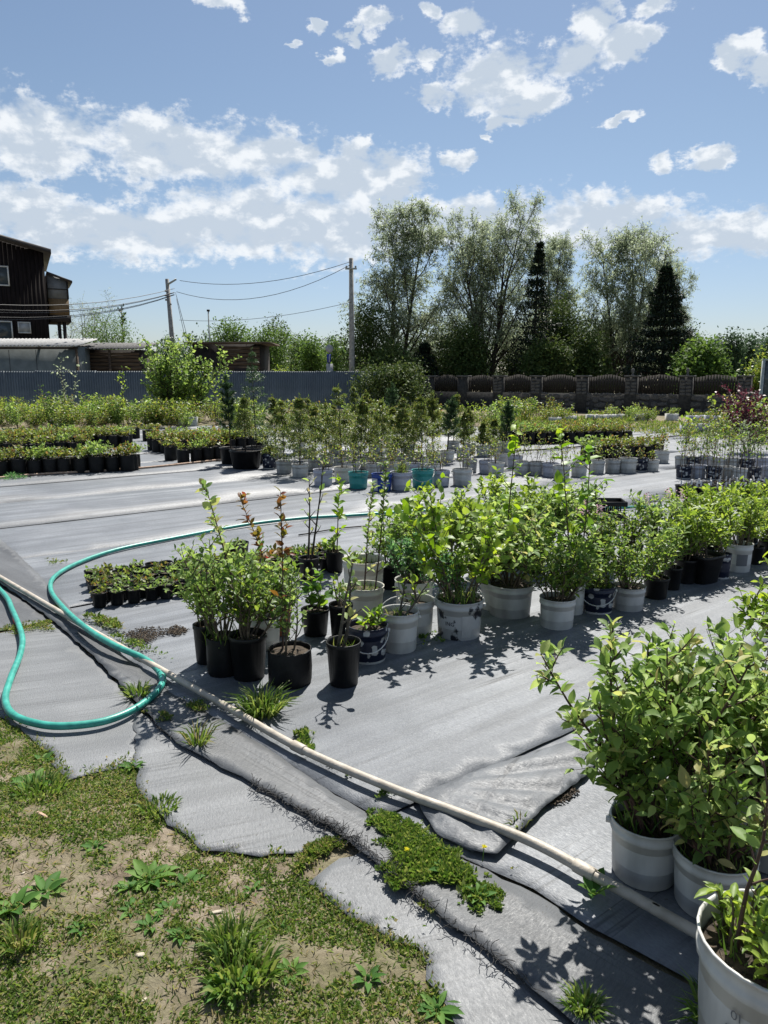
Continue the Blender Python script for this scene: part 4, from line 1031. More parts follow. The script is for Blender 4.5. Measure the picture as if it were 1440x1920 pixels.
bush('bush', 'small bush at the foot of the weathered utility pole', 318, 44, 628, 40, 'leaf_dark', 88, 1500, (.12, .08), cat='bush')
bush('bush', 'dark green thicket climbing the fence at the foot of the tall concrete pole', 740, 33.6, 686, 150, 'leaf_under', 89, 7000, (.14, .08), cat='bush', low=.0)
# far wood
rr = random.Random(31); lobes = []
for i in range(150):
    Y = rr.uniform(85, 130); px = rr.uniform(300, 1000) if i < 80 else rr.uniform(900, 1900)
    h = tz(px, rr.uniform(630, 655), Y); x = gx(px, Y)[0]
    for z in (.25, .55, .82): lobes.append((x + rr.uniform(-1, 1), Y + rr.uniform(-1, 1), h * z, 2.6 * (1.1 - z * .55), 2.4, h * .22))
for i in range(60):
    Y = rr.uniform(80, 125); px = rr.uniform(-900, 330); h = tz(px, rr.uniform(640, 660), Y); x = gx(px, Y)[0]
    for z in (.3, .7): lobes.append((x, Y, h * z, 2.8, 2.4, h * .28))
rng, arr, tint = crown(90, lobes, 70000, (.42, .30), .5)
o = stuff(obj('woodland', leaf_mb(rng, arr, T_SMALL, tint=tint).mesh('woodland', 'leaf_hazeblue', tint=True))); tag(o, 'distant green wood along the horizon behind the yard', 'wood')
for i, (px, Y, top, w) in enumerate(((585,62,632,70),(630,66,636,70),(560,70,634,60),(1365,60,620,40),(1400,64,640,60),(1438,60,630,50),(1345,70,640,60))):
    bush('broadleaf_tree', 'slightly hazy green tree at the near edge of the distant wood', px, Y, top, w, 'leaf_far' if i < 3 else 'leaf_hazeblue', 95 + i, 3800, (.24, .14), group='trees at the edge of the wood', cat='tree', low=0)
# ------------------------------------------------------------------ pots
def pot_profile(kind, D, H):
    r = D / 2
    if kind == 'bucket':
        b = r * .87
        return [(b * .97, 0), (b, .006), (b + (r * .955 - b) * .80, H * .78), (r * .965, H * .785), (r * .99, H * .80), (r * .99, H * .86), (r * .965, H * .875), (r * .97, H * .965), (r, H * .975), (r, H), (r * .965, H), (r * .95, H * .96), (r * .93, H * .7), (r * .90, H * .3)]
    if kind == 'pot':
        b = r * .80
        return [(b * .95, 0), (b, .005), (r * .95, H * .90), (r, H * .905), (r, H * .995), (r * .985, H), (r * .95, H), (r * .93, H * .9), (r * .84, H * .3)]
    if kind == 'square':
        b = r * .74
        return [(b * .96, 0), (b, .005), (r * .93, H * .9), (r, H * .9), (r * 1.01, H), (r * .95, H), (r * .92, H * .9), (r * .8, H * .3)]
    return [(r * .93, 0), (r * 1.0, .02), (r * 1.0, H * .5), (r * .99, H * .96), (r * .985, H), (r * .96, H), (r * .955, H * .93), (r * .93, H * .4)]      # grow bag
POTC = {}
def pot_meshes(kind, D, H, mat, k=28, fill=.86):
    key = (kind, round(D, 3), round(H, 3), mat, k, fill)
    if key in POTC: return POTC[key]
    rng = np.random.default_rng(int(D * 1e4) + int(H * 1e4)); m = MB()
    jit = (lambda s: rng.normal(0, D * .008, s)) if kind == 'bag' else None
    m.lathe(pot_profile(kind, D, H), k, .75 if kind == 'square' else 0.0, jit)
    pm = m.mesh('pot', mat, True)
    n = 16 if k > 12 else 8; rs_ = D / 2 * (.925 if kind != 'square' else .95); V = [(0, 0, H * fill + .012)]
    for q in (.5, 1.0):
        for i in range(n):
            a = 6.2832 * i / n; V.append((rs_ * q * math.cos(a), rs_ * q * math.sin(a), H * fill + (rng.normal(0, .006) if q < 1 else -.004)))
    F = [(0, 1 + i, 1 + (i + 1) % n) for i in range(n)] + [(1 + i, 1 + n + i, 1 + n + (i + 1) % n, 1 + (i + 1) % n) for i in range(n)]
    s = MB(); s.add(V, F); sm = s.mesh('soil', 'potting_soil', True)
    POTC[key] = (pm, sm); return pm, sm
def handle_mesh(D, H, down=True, az=0.0, thick=.0035):
    r = D / 2 * 1.03; pts = []
    for i in range(15):
        t = math.pi * i / 14; x = -r * math.cos(t); s = math.sin(t)
        pts.append((x, -.02 * s - r * .35 * s - (.0 if not down else r * .70 * s), H * .83 - s * H * .42) if down else (x, r * .55 * s, H * .83 + s * r * .85))
    m = MB(); m.tube(pts, thick, 6)
    for sgn in (-1, 1): m.tube([(sgn * (r - .012), 0, H * .83), (sgn * (r + .008), 0, H * .83)], .011, 8)
    return m.mesh('handle', 'handle_wire', True)
def wrap_text(txt, D, H, size, zc, ang, mat, root, kind='bucket'):
    """marks on the pail: letter shapes bent round its side"""
    cu = bpy.data.curves.new('lettering', 'FONT'); cu.body = txt; cu.size = size; cu.align_x = 'CENTER'; cu.resolution_u = 2
    tmp = bpy.data.objects.new('lettering', cu); COL.objects.link(tmp)
    dg = bpy.context.evaluated_depsgraph_get(); me = bpy.data.meshes.new_from_object(tmp.evaluated_get(dg))
    bpy.data.objects.remove(tmp)
    for v in me.vertices:
        z = zc + v.co.y; r = D / 2 * (.87 + .085 * (z / (H * .78))) + .0025; a = ang + v.co.x / r - math.pi / 2
        v.co = (r * math.cos(a), r * math.sin(a), z)
    me.materials.clear(); me.materials.append(MATS[mat]); return obj('lettering', me, root)
def patch(D, H, a0, a1, z0, z1, mat, root, name='label_print', off=.0016):
    m = MB(); n = 10; V = []
    for z in (z0, z1):
        r = D / 2 * (.87 + .085 * (z / (H * .78))) + off
        for i in range(n + 1):
            a = a0 + (a1 - a0) * i / n - math.pi / 2; V.append((r * math.cos(a), r * math.sin(a), z))
    m.add(V, [(i, i + 1, n + 2 + i, n + 1 + i) for i in range(n)]); return obj(name, m.mesh(name, mat, True), root)

def potspot(px, py, wpx, zb=.014):
    """pixel of the front foot and rim width in pixels -> base centre and rim diameter"""
    f = G(px, py); d = Vector((f.x, f.y, 0)).normalized(); D = wpx / FPX * axis_depth(f)
    for _ in range(2):
        c = f + d * (D * .43); D = wpx / FPX * axis_depth(Vector((c.x, c.y, .15)))
    return Vector((c.x, c.y, zb)), D
def potted(px, py, wpx, ratio, kind, mat, label, cat, plants=(), group=None, name='potted_shrub', handle=None, fill=.86, rz=None, k=28, place=None):
    c, D = potspot(px, py, wpx) if place is None else (Vector((place[0], place[1], .014)), place[2]); H = D * ratio
    rot = math.atan2(-c.x, c.y) if rz is None else rz
    o = thing(name, label, cat, tuple(c), rot, group)
    pm, sm = pot_meshes(kind, D, H, mat, k, fill); p = obj('pot', pm, o); obj('soil', sm, o)
    if handle: obj('handle', handle_mesh(D, H, handle == 'down'), p)
    for pl in plants:
        if pl.get('stems', 1) >= 5 and pl['seed'] < 200 and 'gen' not in pl:       # fuller bushes
            pl = {**pl, 'stems': int(pl['stems'] * 1.35), 'tilt': pl.get('tilt', .25) * 1.3, 'slen': pl.get('slen', .45) * 1.1}
        add_plant(o, c, D, H * fill, **pl)
    return o, p, D, H
LEAFKIND = {'mid': T_MID, 'heart': T_HEART, 'small': T_SMALL, 'blade': T_BLADE}
def add_plant(o, c, D, z0, seed=0, top=None, H=None, lmat='leaf_fresh', wmat='twig', tmpl='mid', objs=0, lean_px=None, off=(0, 0), gen=None, **kw):
    """top = (px, py) the plant's tip reaches; heights follow from the depth the pot stands at"""
    if top is not None:
        tp = at(top[0], top[1], c.y); Ht = tp.z - c.z - z0
        inv = Matrix.Rotation(-o.rotation_euler.z, 3, 'Z'); dv = inv @ Vector((tp.x - c.x - off[0], 0, 0))
        kw.setdefault('lean', (dv.x / max(Ht, .05), dv.y / max(Ht, .05))); H = math.hypot(Ht, tp.x - c.x)
    kw.setdefault('base_r', D * .25)
    rng, wood, arr = (gen or plant)(seed, H, **kw)
    wm = wood.mesh('stem', wmat, True); s = obj('stem', wm, o, (off[0], off[1], z0))
    arr[0] = arr[0] + np.array([off[0], off[1], z0])
    sel = np.ones(len(arr[0]), bool)
    if objs:
        q = arr[0]; R_ = np.array(Matrix.Rotation(o.rotation_euler.z, 3, 'Z')); wp = q @ R_.T + np.array(o.location)
        key = np.linalg.norm(wp - np.array([0, 0, CAMH]), axis=1) * (1 + .12 * rng.random(len(wp))); idx = np.argsort(key)[:objs]; sel[idx] = False
        add_leaf_objects(o, arr, idx, 'heart' if tmpl == 'heart' else 'mid', lmat + '_o')
    if sel.any():
        f = obj('foliage', leaf_mb(rng, arr, LEAFKIND[tmpl], sel).mesh('foliage', lmat, tint=True), o)
        if objs: stuff(f)
def grassy(seed, H, n=60, base_r=.08, w=.006, **kw):
    rng = np.random.default_rng(seed); lv = Leaves(); wood = MB(); a = rng.random(n) * 6.283; r = base_r * np.sqrt(rng.random(n))
    P = np.stack([r * np.cos(a), r * np.sin(a), np.full(n, -.01)], -1); D = rng.normal(0, .38, (n, 3)); D[:, 2] = 1
    lv.add(P, D, rng.normal(0, 1, (n, 3)) + [0, 0, .2], H * (.4 + .6 * rng.random(n)), w)
    wood.tube([(0, 0, -.02), (0, 0, H * .2)], [.002, .001], 3, cap=False)
    return rng, wood, lv.arrays()
def GR(seed, H=.10, n=50, r=.08, mat='grass_lush', w=.006): return dict(seed=seed, H=H, gen=grassy, n=n, base_r=r, w=w, lmat=mat, tmpl='blade')

# --- the group of black pots beside the pipe
sg = dict(stems=8, side=8, slen=.5, leaf=(.036, .020), step=.016, tilt=.42)
potted(388,1252,46,1.62,'pot','black_plastic','tall narrow black pot of leafy perennials, leftmost by the pipe','potted plant',[dict(seed=101,top=(385,1090),stems=5,side=4,slen=.4,leaf=(.05,.018),step=.025,lmat='leaf_mid',wmat='twig'), dict(seed=102,top=(372,1075),stems=1,side=3,slen=.35,leaf=(.035,.02),step=.06)])
potted(420,1276,60,1.22,'bag','black_bag','black grow bag with a feathery green shrub, between two black pots by the pipe','potted plant',[dict(seed=103,top=(412,1000),lmat='leaf_fresh',**sg), GR(104,.16,40,.09)])
potted(468,1286,72,1.18,'pot','black_plastic','round black pot with a dense shrub and a tall green leaning whip','potted plant',[dict(seed=105,top=(480,1040),lmat='leaf_mid',**{**sg,'stems':8,'step':.018}), dict(seed=106,top=(392,898),stems=1,tilt=.02,wob=.03,up=0,side=5,slen=.16,leaf=(.046,.028),step=.012,lstart=.35,r=.007,objs=90,lmat='leaf_fresh',wmat='twig_red')],handle=None)
potted(545,1298,82,.82,'bag','black_bag','squat black grow bag holding a small box-leaved sapling','potted plant',[dict(seed=107,top=(560,1090),stems=3,side=7,slen=.42,leaf=(.032,.018),step=.016,tilt=.2,lmat='leaf_fresh',lstart=.35), dict(seed=108,top=(522,918),stems=1,tilt=.02,wob=.025,up=0,side=5,slen=.13,leaf=(.046,.027),step=.013,lstart=.5,r=.006,lmat='leaf_red',objs=60,wmat='twig_red',off=(-.04,.03))],fill=.9)
potted(645,1298,66,1.28,'pot','black_plastic','round black pot with a forked bare-stemmed sapling leaning right','potted plant',[dict(seed=109,top=(700,1050),stems=2,tilt=.22,wob=.05,side=4,slen=.3,leaf=(.048,.03),step=.05,lstart=.3,start=.35,r=.011,lmat='leaf_fresh',objs=60,wmat='bark_grey'), GR(110,.10,16,.05)],fill=.80)
potted(527,1198,42,1.05,'pot','terracotta','small terracotta pot with a coppery red sapling behind the black pots','potted plant',[dict(seed=111,top=(443,925),stems=1,tilt=.02,wob=.03,up=0,side=6,slen=.16,leaf=(.046,.027),step=.012,lstart=.3,r=.006,lmat='leaf_red',objs=80,wmat='twig_red'), dict(seed=112,top=(530,1060),stems=4,side=5,slen=.5,leaf=(.045,.026),step=.024,lmat='leaf_mid')])
potted(592,1200,54,.92,'pot','black_plastic','low black pot with a maple seedling of large dark leaves','potted plant',[dict(seed=113,top=(595,1075),stems=4,side=4,slen=.4,leaf=(.06,.05),step=.028,lmat='leaf_mid',tmpl='heart',objs=50)])
potted(640,1204,46,1.4,'pot','black_plastic','black pot half hidden behind the forked sapling\'s pot','potted plant',[dict(seed=114,top=(622,1085),stems=3,side=4,slen=.5,leaf=(.045,.026),step=.03,lmat='leaf_mid')])
potted(497,1225,62,.95,'bucket','cream_plastic','cream bucket with a bushy shrub hidden among the black pots','potted plant',[dict(seed=115,top=(500,1030),lmat='leaf_fresh',**{**sg,'stems':9})])
# --- saplings standing between the seedling blocks
potted(580,1095,40,1.1,'pot','black_plastic','black pot with a young forked tree on two dark bare trunks','potted tree',[dict(seed=116,top=(598,862),stems=2,tilt=.16,wob=.035,up=.03,side=6,slen=.22,leaf=(.05,.03),step=.10,lstart=.55,start=.3,r=.010,lmat='leaf_fresh',objs=50,wmat='bark_dark')],name='potted_tree')
potted(628,1078,36,1.1,'pot','black_plastic','black pot with a leafy green whip beside the young forked tree','potted tree',[dict(seed=117,top=(634,892),stems=1,tilt=.02,wob=.03,up=0,side=7,slen=.16,leaf=(.06,.036),step=.018,lstart=.45,r=.006,lmat='leaf_lime',objs=70), dict(seed=118,top=(612,1010),stems=4,side=4,slen=.5,leaf=(.06,.035),step=.03,lmat='leaf_fresh')],name='potted_tree')
# --- white buckets of the middle row
potted(690,1252,76,.90,'bucket','print_navy','navy printed bucket with pale blots and a low leafy shrub','potted plant',[dict(seed=119,top=(680,1140),stems=5,side=4,slen=.5,leaf=(.05,.03),step=.035,lmat='leaf_lime',tilt=.4,objs=50)],handle='down')
potted(748,1232,74,1.02,'bucket','white_plastic','white bucket with a single grey leaning stem, beside the navy printed bucket','potted plant',[dict(seed=120,top=(800,1070),stems=2,tilt=.25,side=4,slen=.35,leaf=(.045,.028),step=.06,r=.008,lmat='leaf_fresh',wmat='bark_grey'), GR(121,.09,40,.07)],handle='back')
potted(780,1198,68,.95,'bucket','white_plastic','white bucket of bare soil and twigs behind the grey leaning stem','potted plant',[dict(seed=122,top=(770,1080),stems=3,tilt=.4,side=3,slen=.4,leaf=(.05,.032),step=.06,lmat='leaf_lime',r=.009,wmat='bark_grey')],fill=.8)
potted(685,1170,72,.85,'bucket','cream_plastic','cream bucket with two tall thin saplings rising well above the row','potted plant',[dict(seed=123,top=(690,898),stems=1,tilt=.02,wob=.025,up=0,side=9,slen=.10,leaf=(.04,.024),step=.012,lstart=.35,r=.006,lmat='leaf_fresh',objs=100,wmat='twig_red'),dict(seed=124,top=(716,862),stems=1,tilt=.02,wob=.025,up=0,side=9,slen=.10,leaf=(.04,.024),step=.013,lstart=.3,r=.006,lmat='leaf_mid',wmat='twig_red',off=(.05,.03)),GR(125,.08,50,.09)])
potted(682,1128,80,.86,'bucket','cream_plastic','wide cream bucket of weeds behind the two tall thin saplings','potted plant',[dict(seed=126,top=(650,1040),stems=4,side=3,slen=.5,leaf=(.06,.035),step=.04,lmat='leaf_lime',off=(-.05,0)),GR(127,.10,50,.1)],fill=.8)
potted(776,1160,74,.85,'bucket','white_plastic','white bucket with a feathery blue-green pea shrub','potted plant',[dict(seed=128,top=(765,1000),stems=14,side=8,slen=.35,leaf=(.034,.012),step=.010,tilt=.45,lmat='leaf_blue',leaf_up=.4)])
o,p,D,H = potted(860,1207,90,.80,'bucket','print_worn','white bucket with worn dark print, raised handle and broad-leaved shrub','potted plant',[dict(seed=129,top=(830,905),stems=7,side=6,slen=.45,leaf=(.05,.036),step=.024,tilt=.42,lmat='leaf_lime',tmpl='heart',objs=230,lean=(-.12,0)), dict(seed=130,top=(800,1040),stems=7,side=5,slen=.4,leaf=(.035,.012),step=.014,lmat='leaf_blue',off=(-.04,.04)),GR(131,.16,90,.11)],handle='back',fill=.93)
wrap_text('ING', D, H, .034, H * .40, -.42, 'ink_dark', p)
patch(D, H, .12, .62, .02, H * .68, 'dirty_plastic', p)
potted(955,1166,86,.70,'bucket','dirty_plastic','wide white bucket under a large spreading shrub, right of the worn print','potted plant',[dict(seed=132,top=(985,950),stems=12,side=8,slen=.5,leaf=(.045,.027),step=.019,tilt=.72,lmat='leaf_fresh',objs=260,r=.007), dict(seed=133,top=(938,790),stems=1,tilt=.03,wob=.03,up=0,side=8,slen=.16,leaf=(.06,.05),step=.028,lstart=.35,r=.007,lmat='leaf_lime',tmpl='heart',objs=70,droop=.5,wmat='twig_red',off=(-.05,.04))],fill=.9)
potted(922,1150,46,1.1,'bucket','white_plastic','small white bucket wedged behind the worn printed bucket','potted plant',[dict(seed=134,top=(880,1020),lmat='leaf_mid',**sg)])
potted(1043,1187,68,.84,'bucket','white_plastic','clean white bucket with a dense dark green shrub, foremost of the row','potted plant',[dict(seed=135,top=(1040,1010),stems=10,side=8,slen=.5,leaf=(.034,.017),step=.012,tilt=.55,lmat='leaf_mid')])
potted(1072,1158,46,1.35,'bucket','white_plastic','tall white bucket behind the clean one, with a large-leaved hazel','potted plant',[dict(seed=136,top=(1030,800),stems=1,tilt=.02,wob=.025,up=0,side=8,slen=.2,leaf=(.064,.044),step=.028,lstart=.45,r=.007,lmat='leaf_lime',tmpl='heart',objs=70,droop=.35),dict(seed=137,top=(1108,830),stems=1,tilt=.02,wob=.025,up=0,side=8,slen=.2,leaf=(.064,.044),step=.028,lstart=.4,r=.007,lmat='leaf_mid',tmpl='heart',objs=60,droop=.35,off=(.03,.03)),dict(seed=138,top=(1060,980),stems=7,side=6,slen=.5,leaf=(.045,.027),step=.018,lmat='leaf_fresh',tilt=.6)])
potted(1118,1157,64,.80,'bucket','print_navy','navy printed bucket with hanging handle and grassy shrub, among white ones','potted plant',[dict(seed=139,top=(1110,1040),stems=7,side=5,slen=.5,leaf=(.04,.02),step=.02,lmat='leaf_fresh',tilt=.4),GR(140,.11,90,.09)],handle='down')
potted(1176,1152,62,.72,'bucket','dirty_plastic','low greyish bucket with a wide dark shrub, right of the navy printed one','potted plant',[dict(seed=141,top=(1170,990),stems=10,side=6,slen=.5,leaf=(.034,.017),step=.012,tilt=.65,lmat='leaf_mid')])
potted(1228,1130,48,.85,'pot','black_plastic','black pot with a bushy small-leaved shrub, next to the low greyish bucket','potted plant',[dict(seed=142,top=(1225,1000),stems=8,side=6,slen=.5,leaf=(.034,.018),step=.012,tilt=.6,lmat='leaf_mid')])
potted(1258,1112,36,1.2,'pot','black_plastic','narrow black pot in front of two others, left of the square pot','potted plant',[dict(seed=143,top=(1250,985),stems=6,side=5,slen=.5,leaf=(.05,.022),step=.017,lmat='leaf_fresh',tilt=.35)])
potted(1284,1100,42,1.1,'pot','black_plastic','round black pot touching the square black pot','potted plant',[dict(seed=144,top=(1275,970),stems=6,side=5,slen=.5,leaf=(.05,.022),step=.017,lmat='leaf_lime',tilt=.35)])
potted(1312,1100,66,.82,'square','black_plastic','large square black pot with a bright green shrub','potted plant',[dict(seed=145,top=(1300,950),stems=9,side=6,slen=.45,leaf=(.05,.022),step=.017,lmat='leaf_lime',tilt=.35)],rz=.5)
potted(1350,1090,34,1.4,'bucket','print_navy','tall narrow printed bucket squeezed beside the square black pot','potted plant',[dict(seed=146,top=(1345,965),stems=5,side=5,slen=.5,leaf=(.05,.022),step=.017,lmat='leaf_lime',tilt=.3)])
o,p,D,H = potted(1381,1077,50,1.05,'bucket','white_plastic','white bucket with a faded grey printed label and bright green shrub','potted plant',[dict(seed=147,top=(1385,925),stems=8,side=6,slen=.45,leaf=(.05,.022),step=.017,lmat='leaf_lime',tilt=.35)])
patch(D, H, -.1, .75, H * .25, H * .66, 'ink_grey', p)
potted(1414,1063,30,1.15,'pot','black_plastic','small black pot right of the white labelled bucket','potted plant',[dict(seed=148,top=(1415,930),stems=6,side=5,slen=.5,leaf=(.05,.022),step=.017,lmat='leaf_lime',tilt=.35)])
potted(1440,1056,38,1.0,'pot','black_plastic','black pot at the far right end of the front row','potted plant',[dict(seed=149,top=(1445,920),stems=7,side=6,slen=.5,leaf=(.05,.022),step=.017,lmat='leaf_lime',tilt=.35)])
# second line of shrubs behind them
def blossom(px, py, top, seed):
    o = [q for q in COL.objects if q.type == 'EMPTY'][-1]; c = o.location; H_ = at(px, top, c.y).z - c.z; rng = np.random.default_rng(seed)
    for j in range(3):
        n = 34; lv = Leaves(); P = np.stack([rng.normal(0, .018, n), rng.normal(0, .018, n), rng.random(n) * .09], -1) + np.array([rng.normal(0, .13), rng.normal(0, .08), H_ * rng.uniform(.86, 1.0)])
        lv.add(P, rng.normal(0, 1, P.shape), rng.normal(0, 1, P.shape), .016, .014); obj('blossom', leaf_mb(rng, lv.arrays(), T_SMALL).mesh('blossom', 'flower_pink', tint=True), o)
g2 = 'shrubs in black pots behind the front row'
SL_ = ['shrub in a black pot directly behind the small wedged white bucket','lime green shrub in a black pot behind the worn printed bucket','shrub in a black pot between the wide bucket\'s shrub and the crates','dark small-leaved shrub in a black pot behind the hanging-handle navy bucket','dark small-leaved shrub in a black pot behind the low greyish bucket','shrub in a black pot behind the narrow black pots','lime green shrub in a black pot behind the square black pot, left one','lime green shrub in a black pot behind the square black pot, right one','lime green shrub in a black pot behind the white labelled bucket','lime green shrub in a black pot beyond the right end of the front row','broad-leaved lime shrub in a black pot behind the wide bucket','shrub in a black pot between the hazel bucket and the crates','shrub in a black pot behind the feathery pea shrub']
for i, (px, py, top, mt, lw) in enumerate(((900,1085,960,'leaf_fresh',(.05,.03)),(845,1100,950,'leaf_lime',(.055,.035)),(1000,1080,940,'leaf_fresh',(.05,.03)),(1120,1075,960,'leaf_mid',(.04,.022)),(1180,1070,965,'leaf_mid',(.036,.02)),(1235,1055,930,'leaf_fresh',(.05,.024)),(1290,1042,920,'leaf_lime',(.06,.026)),(1335,1035,915,'leaf_lime',(.06,.026)),(1400,1022,915,'leaf_lime',(.055,.026)),(1455,1020,905,'leaf_lime',(.06,.026)),(950,1060,930,'leaf_lime',(.06,.04)),(1070,1060,940,'leaf_fresh',(.05,.03)),(730,1110,985,'leaf_fresh',(.05,.03)))):
    potted(px, py, 46, .95, 'pot', 'black_plastic', SL_[i], 'potted plant', [dict(seed=160 + i, top=(px + (i * 7 % 11) - 5, top - (40 if i in (0, 1, 2, 10, 11, 12) else 8)), stems=9, side=8, slen=.5, leaf=(lw[0]*.85, lw[1]*.85), step=.017, lmat=mt, tilt=.6)], group=g2)
    if i in (3, 5, 11): blossom(px, py, top, 900 + i)
# --- right foreground: white buckets with big-leaved shrubs
FK = dict(leaf=(.041, .022), step=.0165, lmat='leaf_fresh', wmat='twig_red', tmpl='mid')
potted(1203,1678,132,.86,'bucket','white_plastic','white bucket touching the cream pipe, with a large pale green shrub','potted plant',[dict(seed=201,top=(1180,1150),stems=8,side=9,slen=.38,sub=2,tilt=.48,objs=300,r=.007,start=.25,lstart=.35,hvar=.45,**FK), dict(seed=213,top=(1105,1265),stems=2,side=8,slen=.34,sub=2,tilt=.06,r=.006,**FK), dict(seed=214,top=(1085,1400),stems=3,side=7,slen=.34,sub=1,tilt=.10,r=.005,**FK), dict(seed=215,top=(1150,1230),stems=3,side=8,slen=.40,sub=1,tilt=.18,r=.005,**FK), GR(202,.16,60,.08)],handle='back',fill=.84)
potted(1328,1742,150,.76,'bucket','white_plastic','white bucket between two others, with a tangled shrub and weeds','potted plant',[dict(seed=220,top=(1270,1420),stems=4,side=8,slen=.4,sub=1,tilt=.25,r=.005,**FK),dict(seed=203,top=(1330,1330),stems=7,side=8,slen=.5,sub=1,tilt=.7,objs=250,r=.006,hvar=.4,**{**FK,'step':.030}), GR(204,.09,90,.10)],fill=.84)
o,p,D,H = potted(1505,2010,300,.86,'bucket','white_plastic','biggest white bucket with scratched lettering and a tall thin sapling','potted plant',[dict(seed=205,top=(1398,1430),stems=1,side=7,slen=.30,tilt=.03,objs=140,r=.0065,lstart=.45,start=.4,off=(-.085,-.03),base_r=.01,**{**FK,'step':.03}), dict(seed=206,H=.15,stems=40,side=2,slen=.4,leaf=(.045,.018),step=.016,tilt=.35,lmat='leaf_lime',base_r=.12,lstart=.1), GR(207,.10,70,.12)],fill=.86,place=(.885,1.457,.34))
wrap_text('0I', D, H, .034, H * .60, -.40, 'ink_grey', p); wrap_text('APPI', D, H, .026, H * .46, -.42, 'ink_grey', p)
potted(1312,1590,120,.95,'bucket','white_plastic','white bucket hidden under the pale green shrubs behind the front two','potted plant',[dict(seed=216,top=(1240,1180),stems=4,side=9,slen=.4,sub=1,tilt=.22,r=.006,**FK),dict(seed=217,top=(1325,1230),stems=5,side=9,slen=.42,sub=1,tilt=.3,r=.006,**FK),dict(seed=208,top=(1290,1190),stems=8,side=8,slen=.45,sub=2,tilt=.8,objs=300,r=.007,hvar=.4,**FK)])
potted(1445,1650,140,.95,'bucket','white_plastic','white bucket behind the biggest one, with a dense pale green shrub','potted plant',[dict(seed=219,top=(1385,1330),stems=5,side=8,slen=.42,sub=1,tilt=.3,r=.006,**FK),dict(seed=209,top=(1440,1230),stems=8,side=8,slen=.45,sub=2,tilt=.8,objs=300,r=.007,hvar=.4,**FK)])
potted(1400,1500,110,.95,'bucket','white_plastic','white bucket with many bare twigs poking above its leaves','potted plant',[dict(seed=210,top=(1390,1150),stems=9,side=8,slen=.35,sub=2,tilt=.42,r=.004,**{**FK,'step':.16,'leaf':(.045,.024)}), dict(seed=218,top=(1360,1250),stems=6,side=9,slen=.42,sub=1,tilt=.35,r=.006,**FK),dict(seed=211,top=(1400,1300),stems=8,side=6,slen=.45,tilt=.5,objs=180,**FK)])
potted(1530,1395,110,.95,'bucket','white_plastic','white bucket with a dense tree-like shrub leaning in over the fabric','potted plant',[dict(seed=212,top=(1420,1090),stems=4,side=9,slen=.5,sub=2,tilt=.25,r=.009,start=.5,lstart=.6,wmat='twig_red',leaf=(.045,.022),step=.018,lmat='leaf_lime',objs=250)])
# ------------------------------------------------------------------ repeats: small potted things share their meshes
def proto(kind, D, H, mat, plants, k=14, fill=.9):
    """meshes of one small potted plant, in metres: list of (name, mesh)"""
    pm, sm = pot_meshes(kind, D, H, mat, k, fill); out = [('pot', pm, 0), ('soil', sm, 0)]
    for nm, lm, tm, data in plants:
        rng, wood, arr = data
        if wood is not None and wood.v: out.append(('stem', wood.mesh('stem', 'twig', True), H * fill))
        out.append((nm, leaf_mb(rng, arr, LEAFKIND[tm]).mesh(nm, lm, tint=True), H * fill))
    return out
def put(pr, name, label, cat, group, loc, rz=0, sc=1.0):
    o = thing(name, label, cat, loc, rz, group, sc)
    for nm, me, z in pr: obj(nm, me, o, (0, 0, z))
    return o
rb = random.Random(12)
ZF = .014
# black grow bags of low plants
BAGS = []
for i in range(6):
    mt = ['leaf_strawb', 'leaf_bed', 'leaf_strawb', 'leaf_bed', 'leaf_strawb', 'leaf_fresh'][i]
    BAGS.append(proto('bag', .23, .25, 'black_bag', [('foliage', mt, 'small', plant(300 + i, .17 + .02 * i, 9, .08, .9, .08, -.02, 3, .5, 0, .3, (.05, .034), .022, .25, .003, wk=3, nseg=4))], 12, .93))
nb = 0
def bed(pa, pb, rows, label, group, back=None, sp=.235, skip=0.0, pr=BAGS, name='potted_perennial', cat='potted plant', rsp=None, cap=300, jit=.012, trim=None):
    global nb
    A, B = G(*pa), G(*pb); d = (B - A); L_ = d.length; d.normalize(); nrm_ = Vector((-d.y, d.x, 0)); n = int(L_ / sp)
    for r_ in range(rows):
        for i in range(n + 1):
            if rb.random() < skip: continue
            p = A + d * (i * sp + (sp * .5 if r_ % 2 else 0)) + nrm_ * (r_ * (rsp or sp * .92)) + Vector((rb.gauss(0, jit), rb.gauss(0, jit), 0))
            if trim and not trim(p): continue
            put(pr[rb.randrange(len(pr))], name, label, cat, group, (p.x, p.y, ZF), rb.uniform(0, 6.28), rb.uniform(.92, 1.06)); nb += 1
bed((-60,896),(240,884),2,'black grow bag with a low plant, in the front bed along the reddish pipe','bags in the front left bed')
bed((248,883),(268,882),1,'black grow bag of the separate pair at the end of the front bed','separate pair of bags')
bed((-60,861),(175,852),1,'black grow bag with a bushy plant, in the short row behind the front bed','bags in the short row')
bed((-60,851),(238,838),5,'black grow bag with a low plant, in the bed before the left leafy shrubs','bags in the second left bed')
bed((345,869),(430,862),1,'black grow bag in the row beside the black tub of the small pine','bags beside the pine tub')
bed((305,852),(500,842),5,'black grow bag with a low plant, in the bed left of the conifers','bags left of the conifers', skip=.06)
for a, b_ in ((321,864),(254,823),(277,827),(289,827)):
    p = G(a, b_); put(BAGS[1], 'potted_perennial', 'black grow bag standing alone on the fabric between the left beds', 'potted plant', 'lone bags between the left beds', (p.x, p.y, ZF))
bed((975,834),(1192,829),5,'black grow bag with a low reddish green plant, in the far right bed','bags in the far right bed', sp=.25)
bed((1105,866),(1248,859),2,'black grow bag in the double row nearer than the far right bed','bags in the right double row', sp=.22)
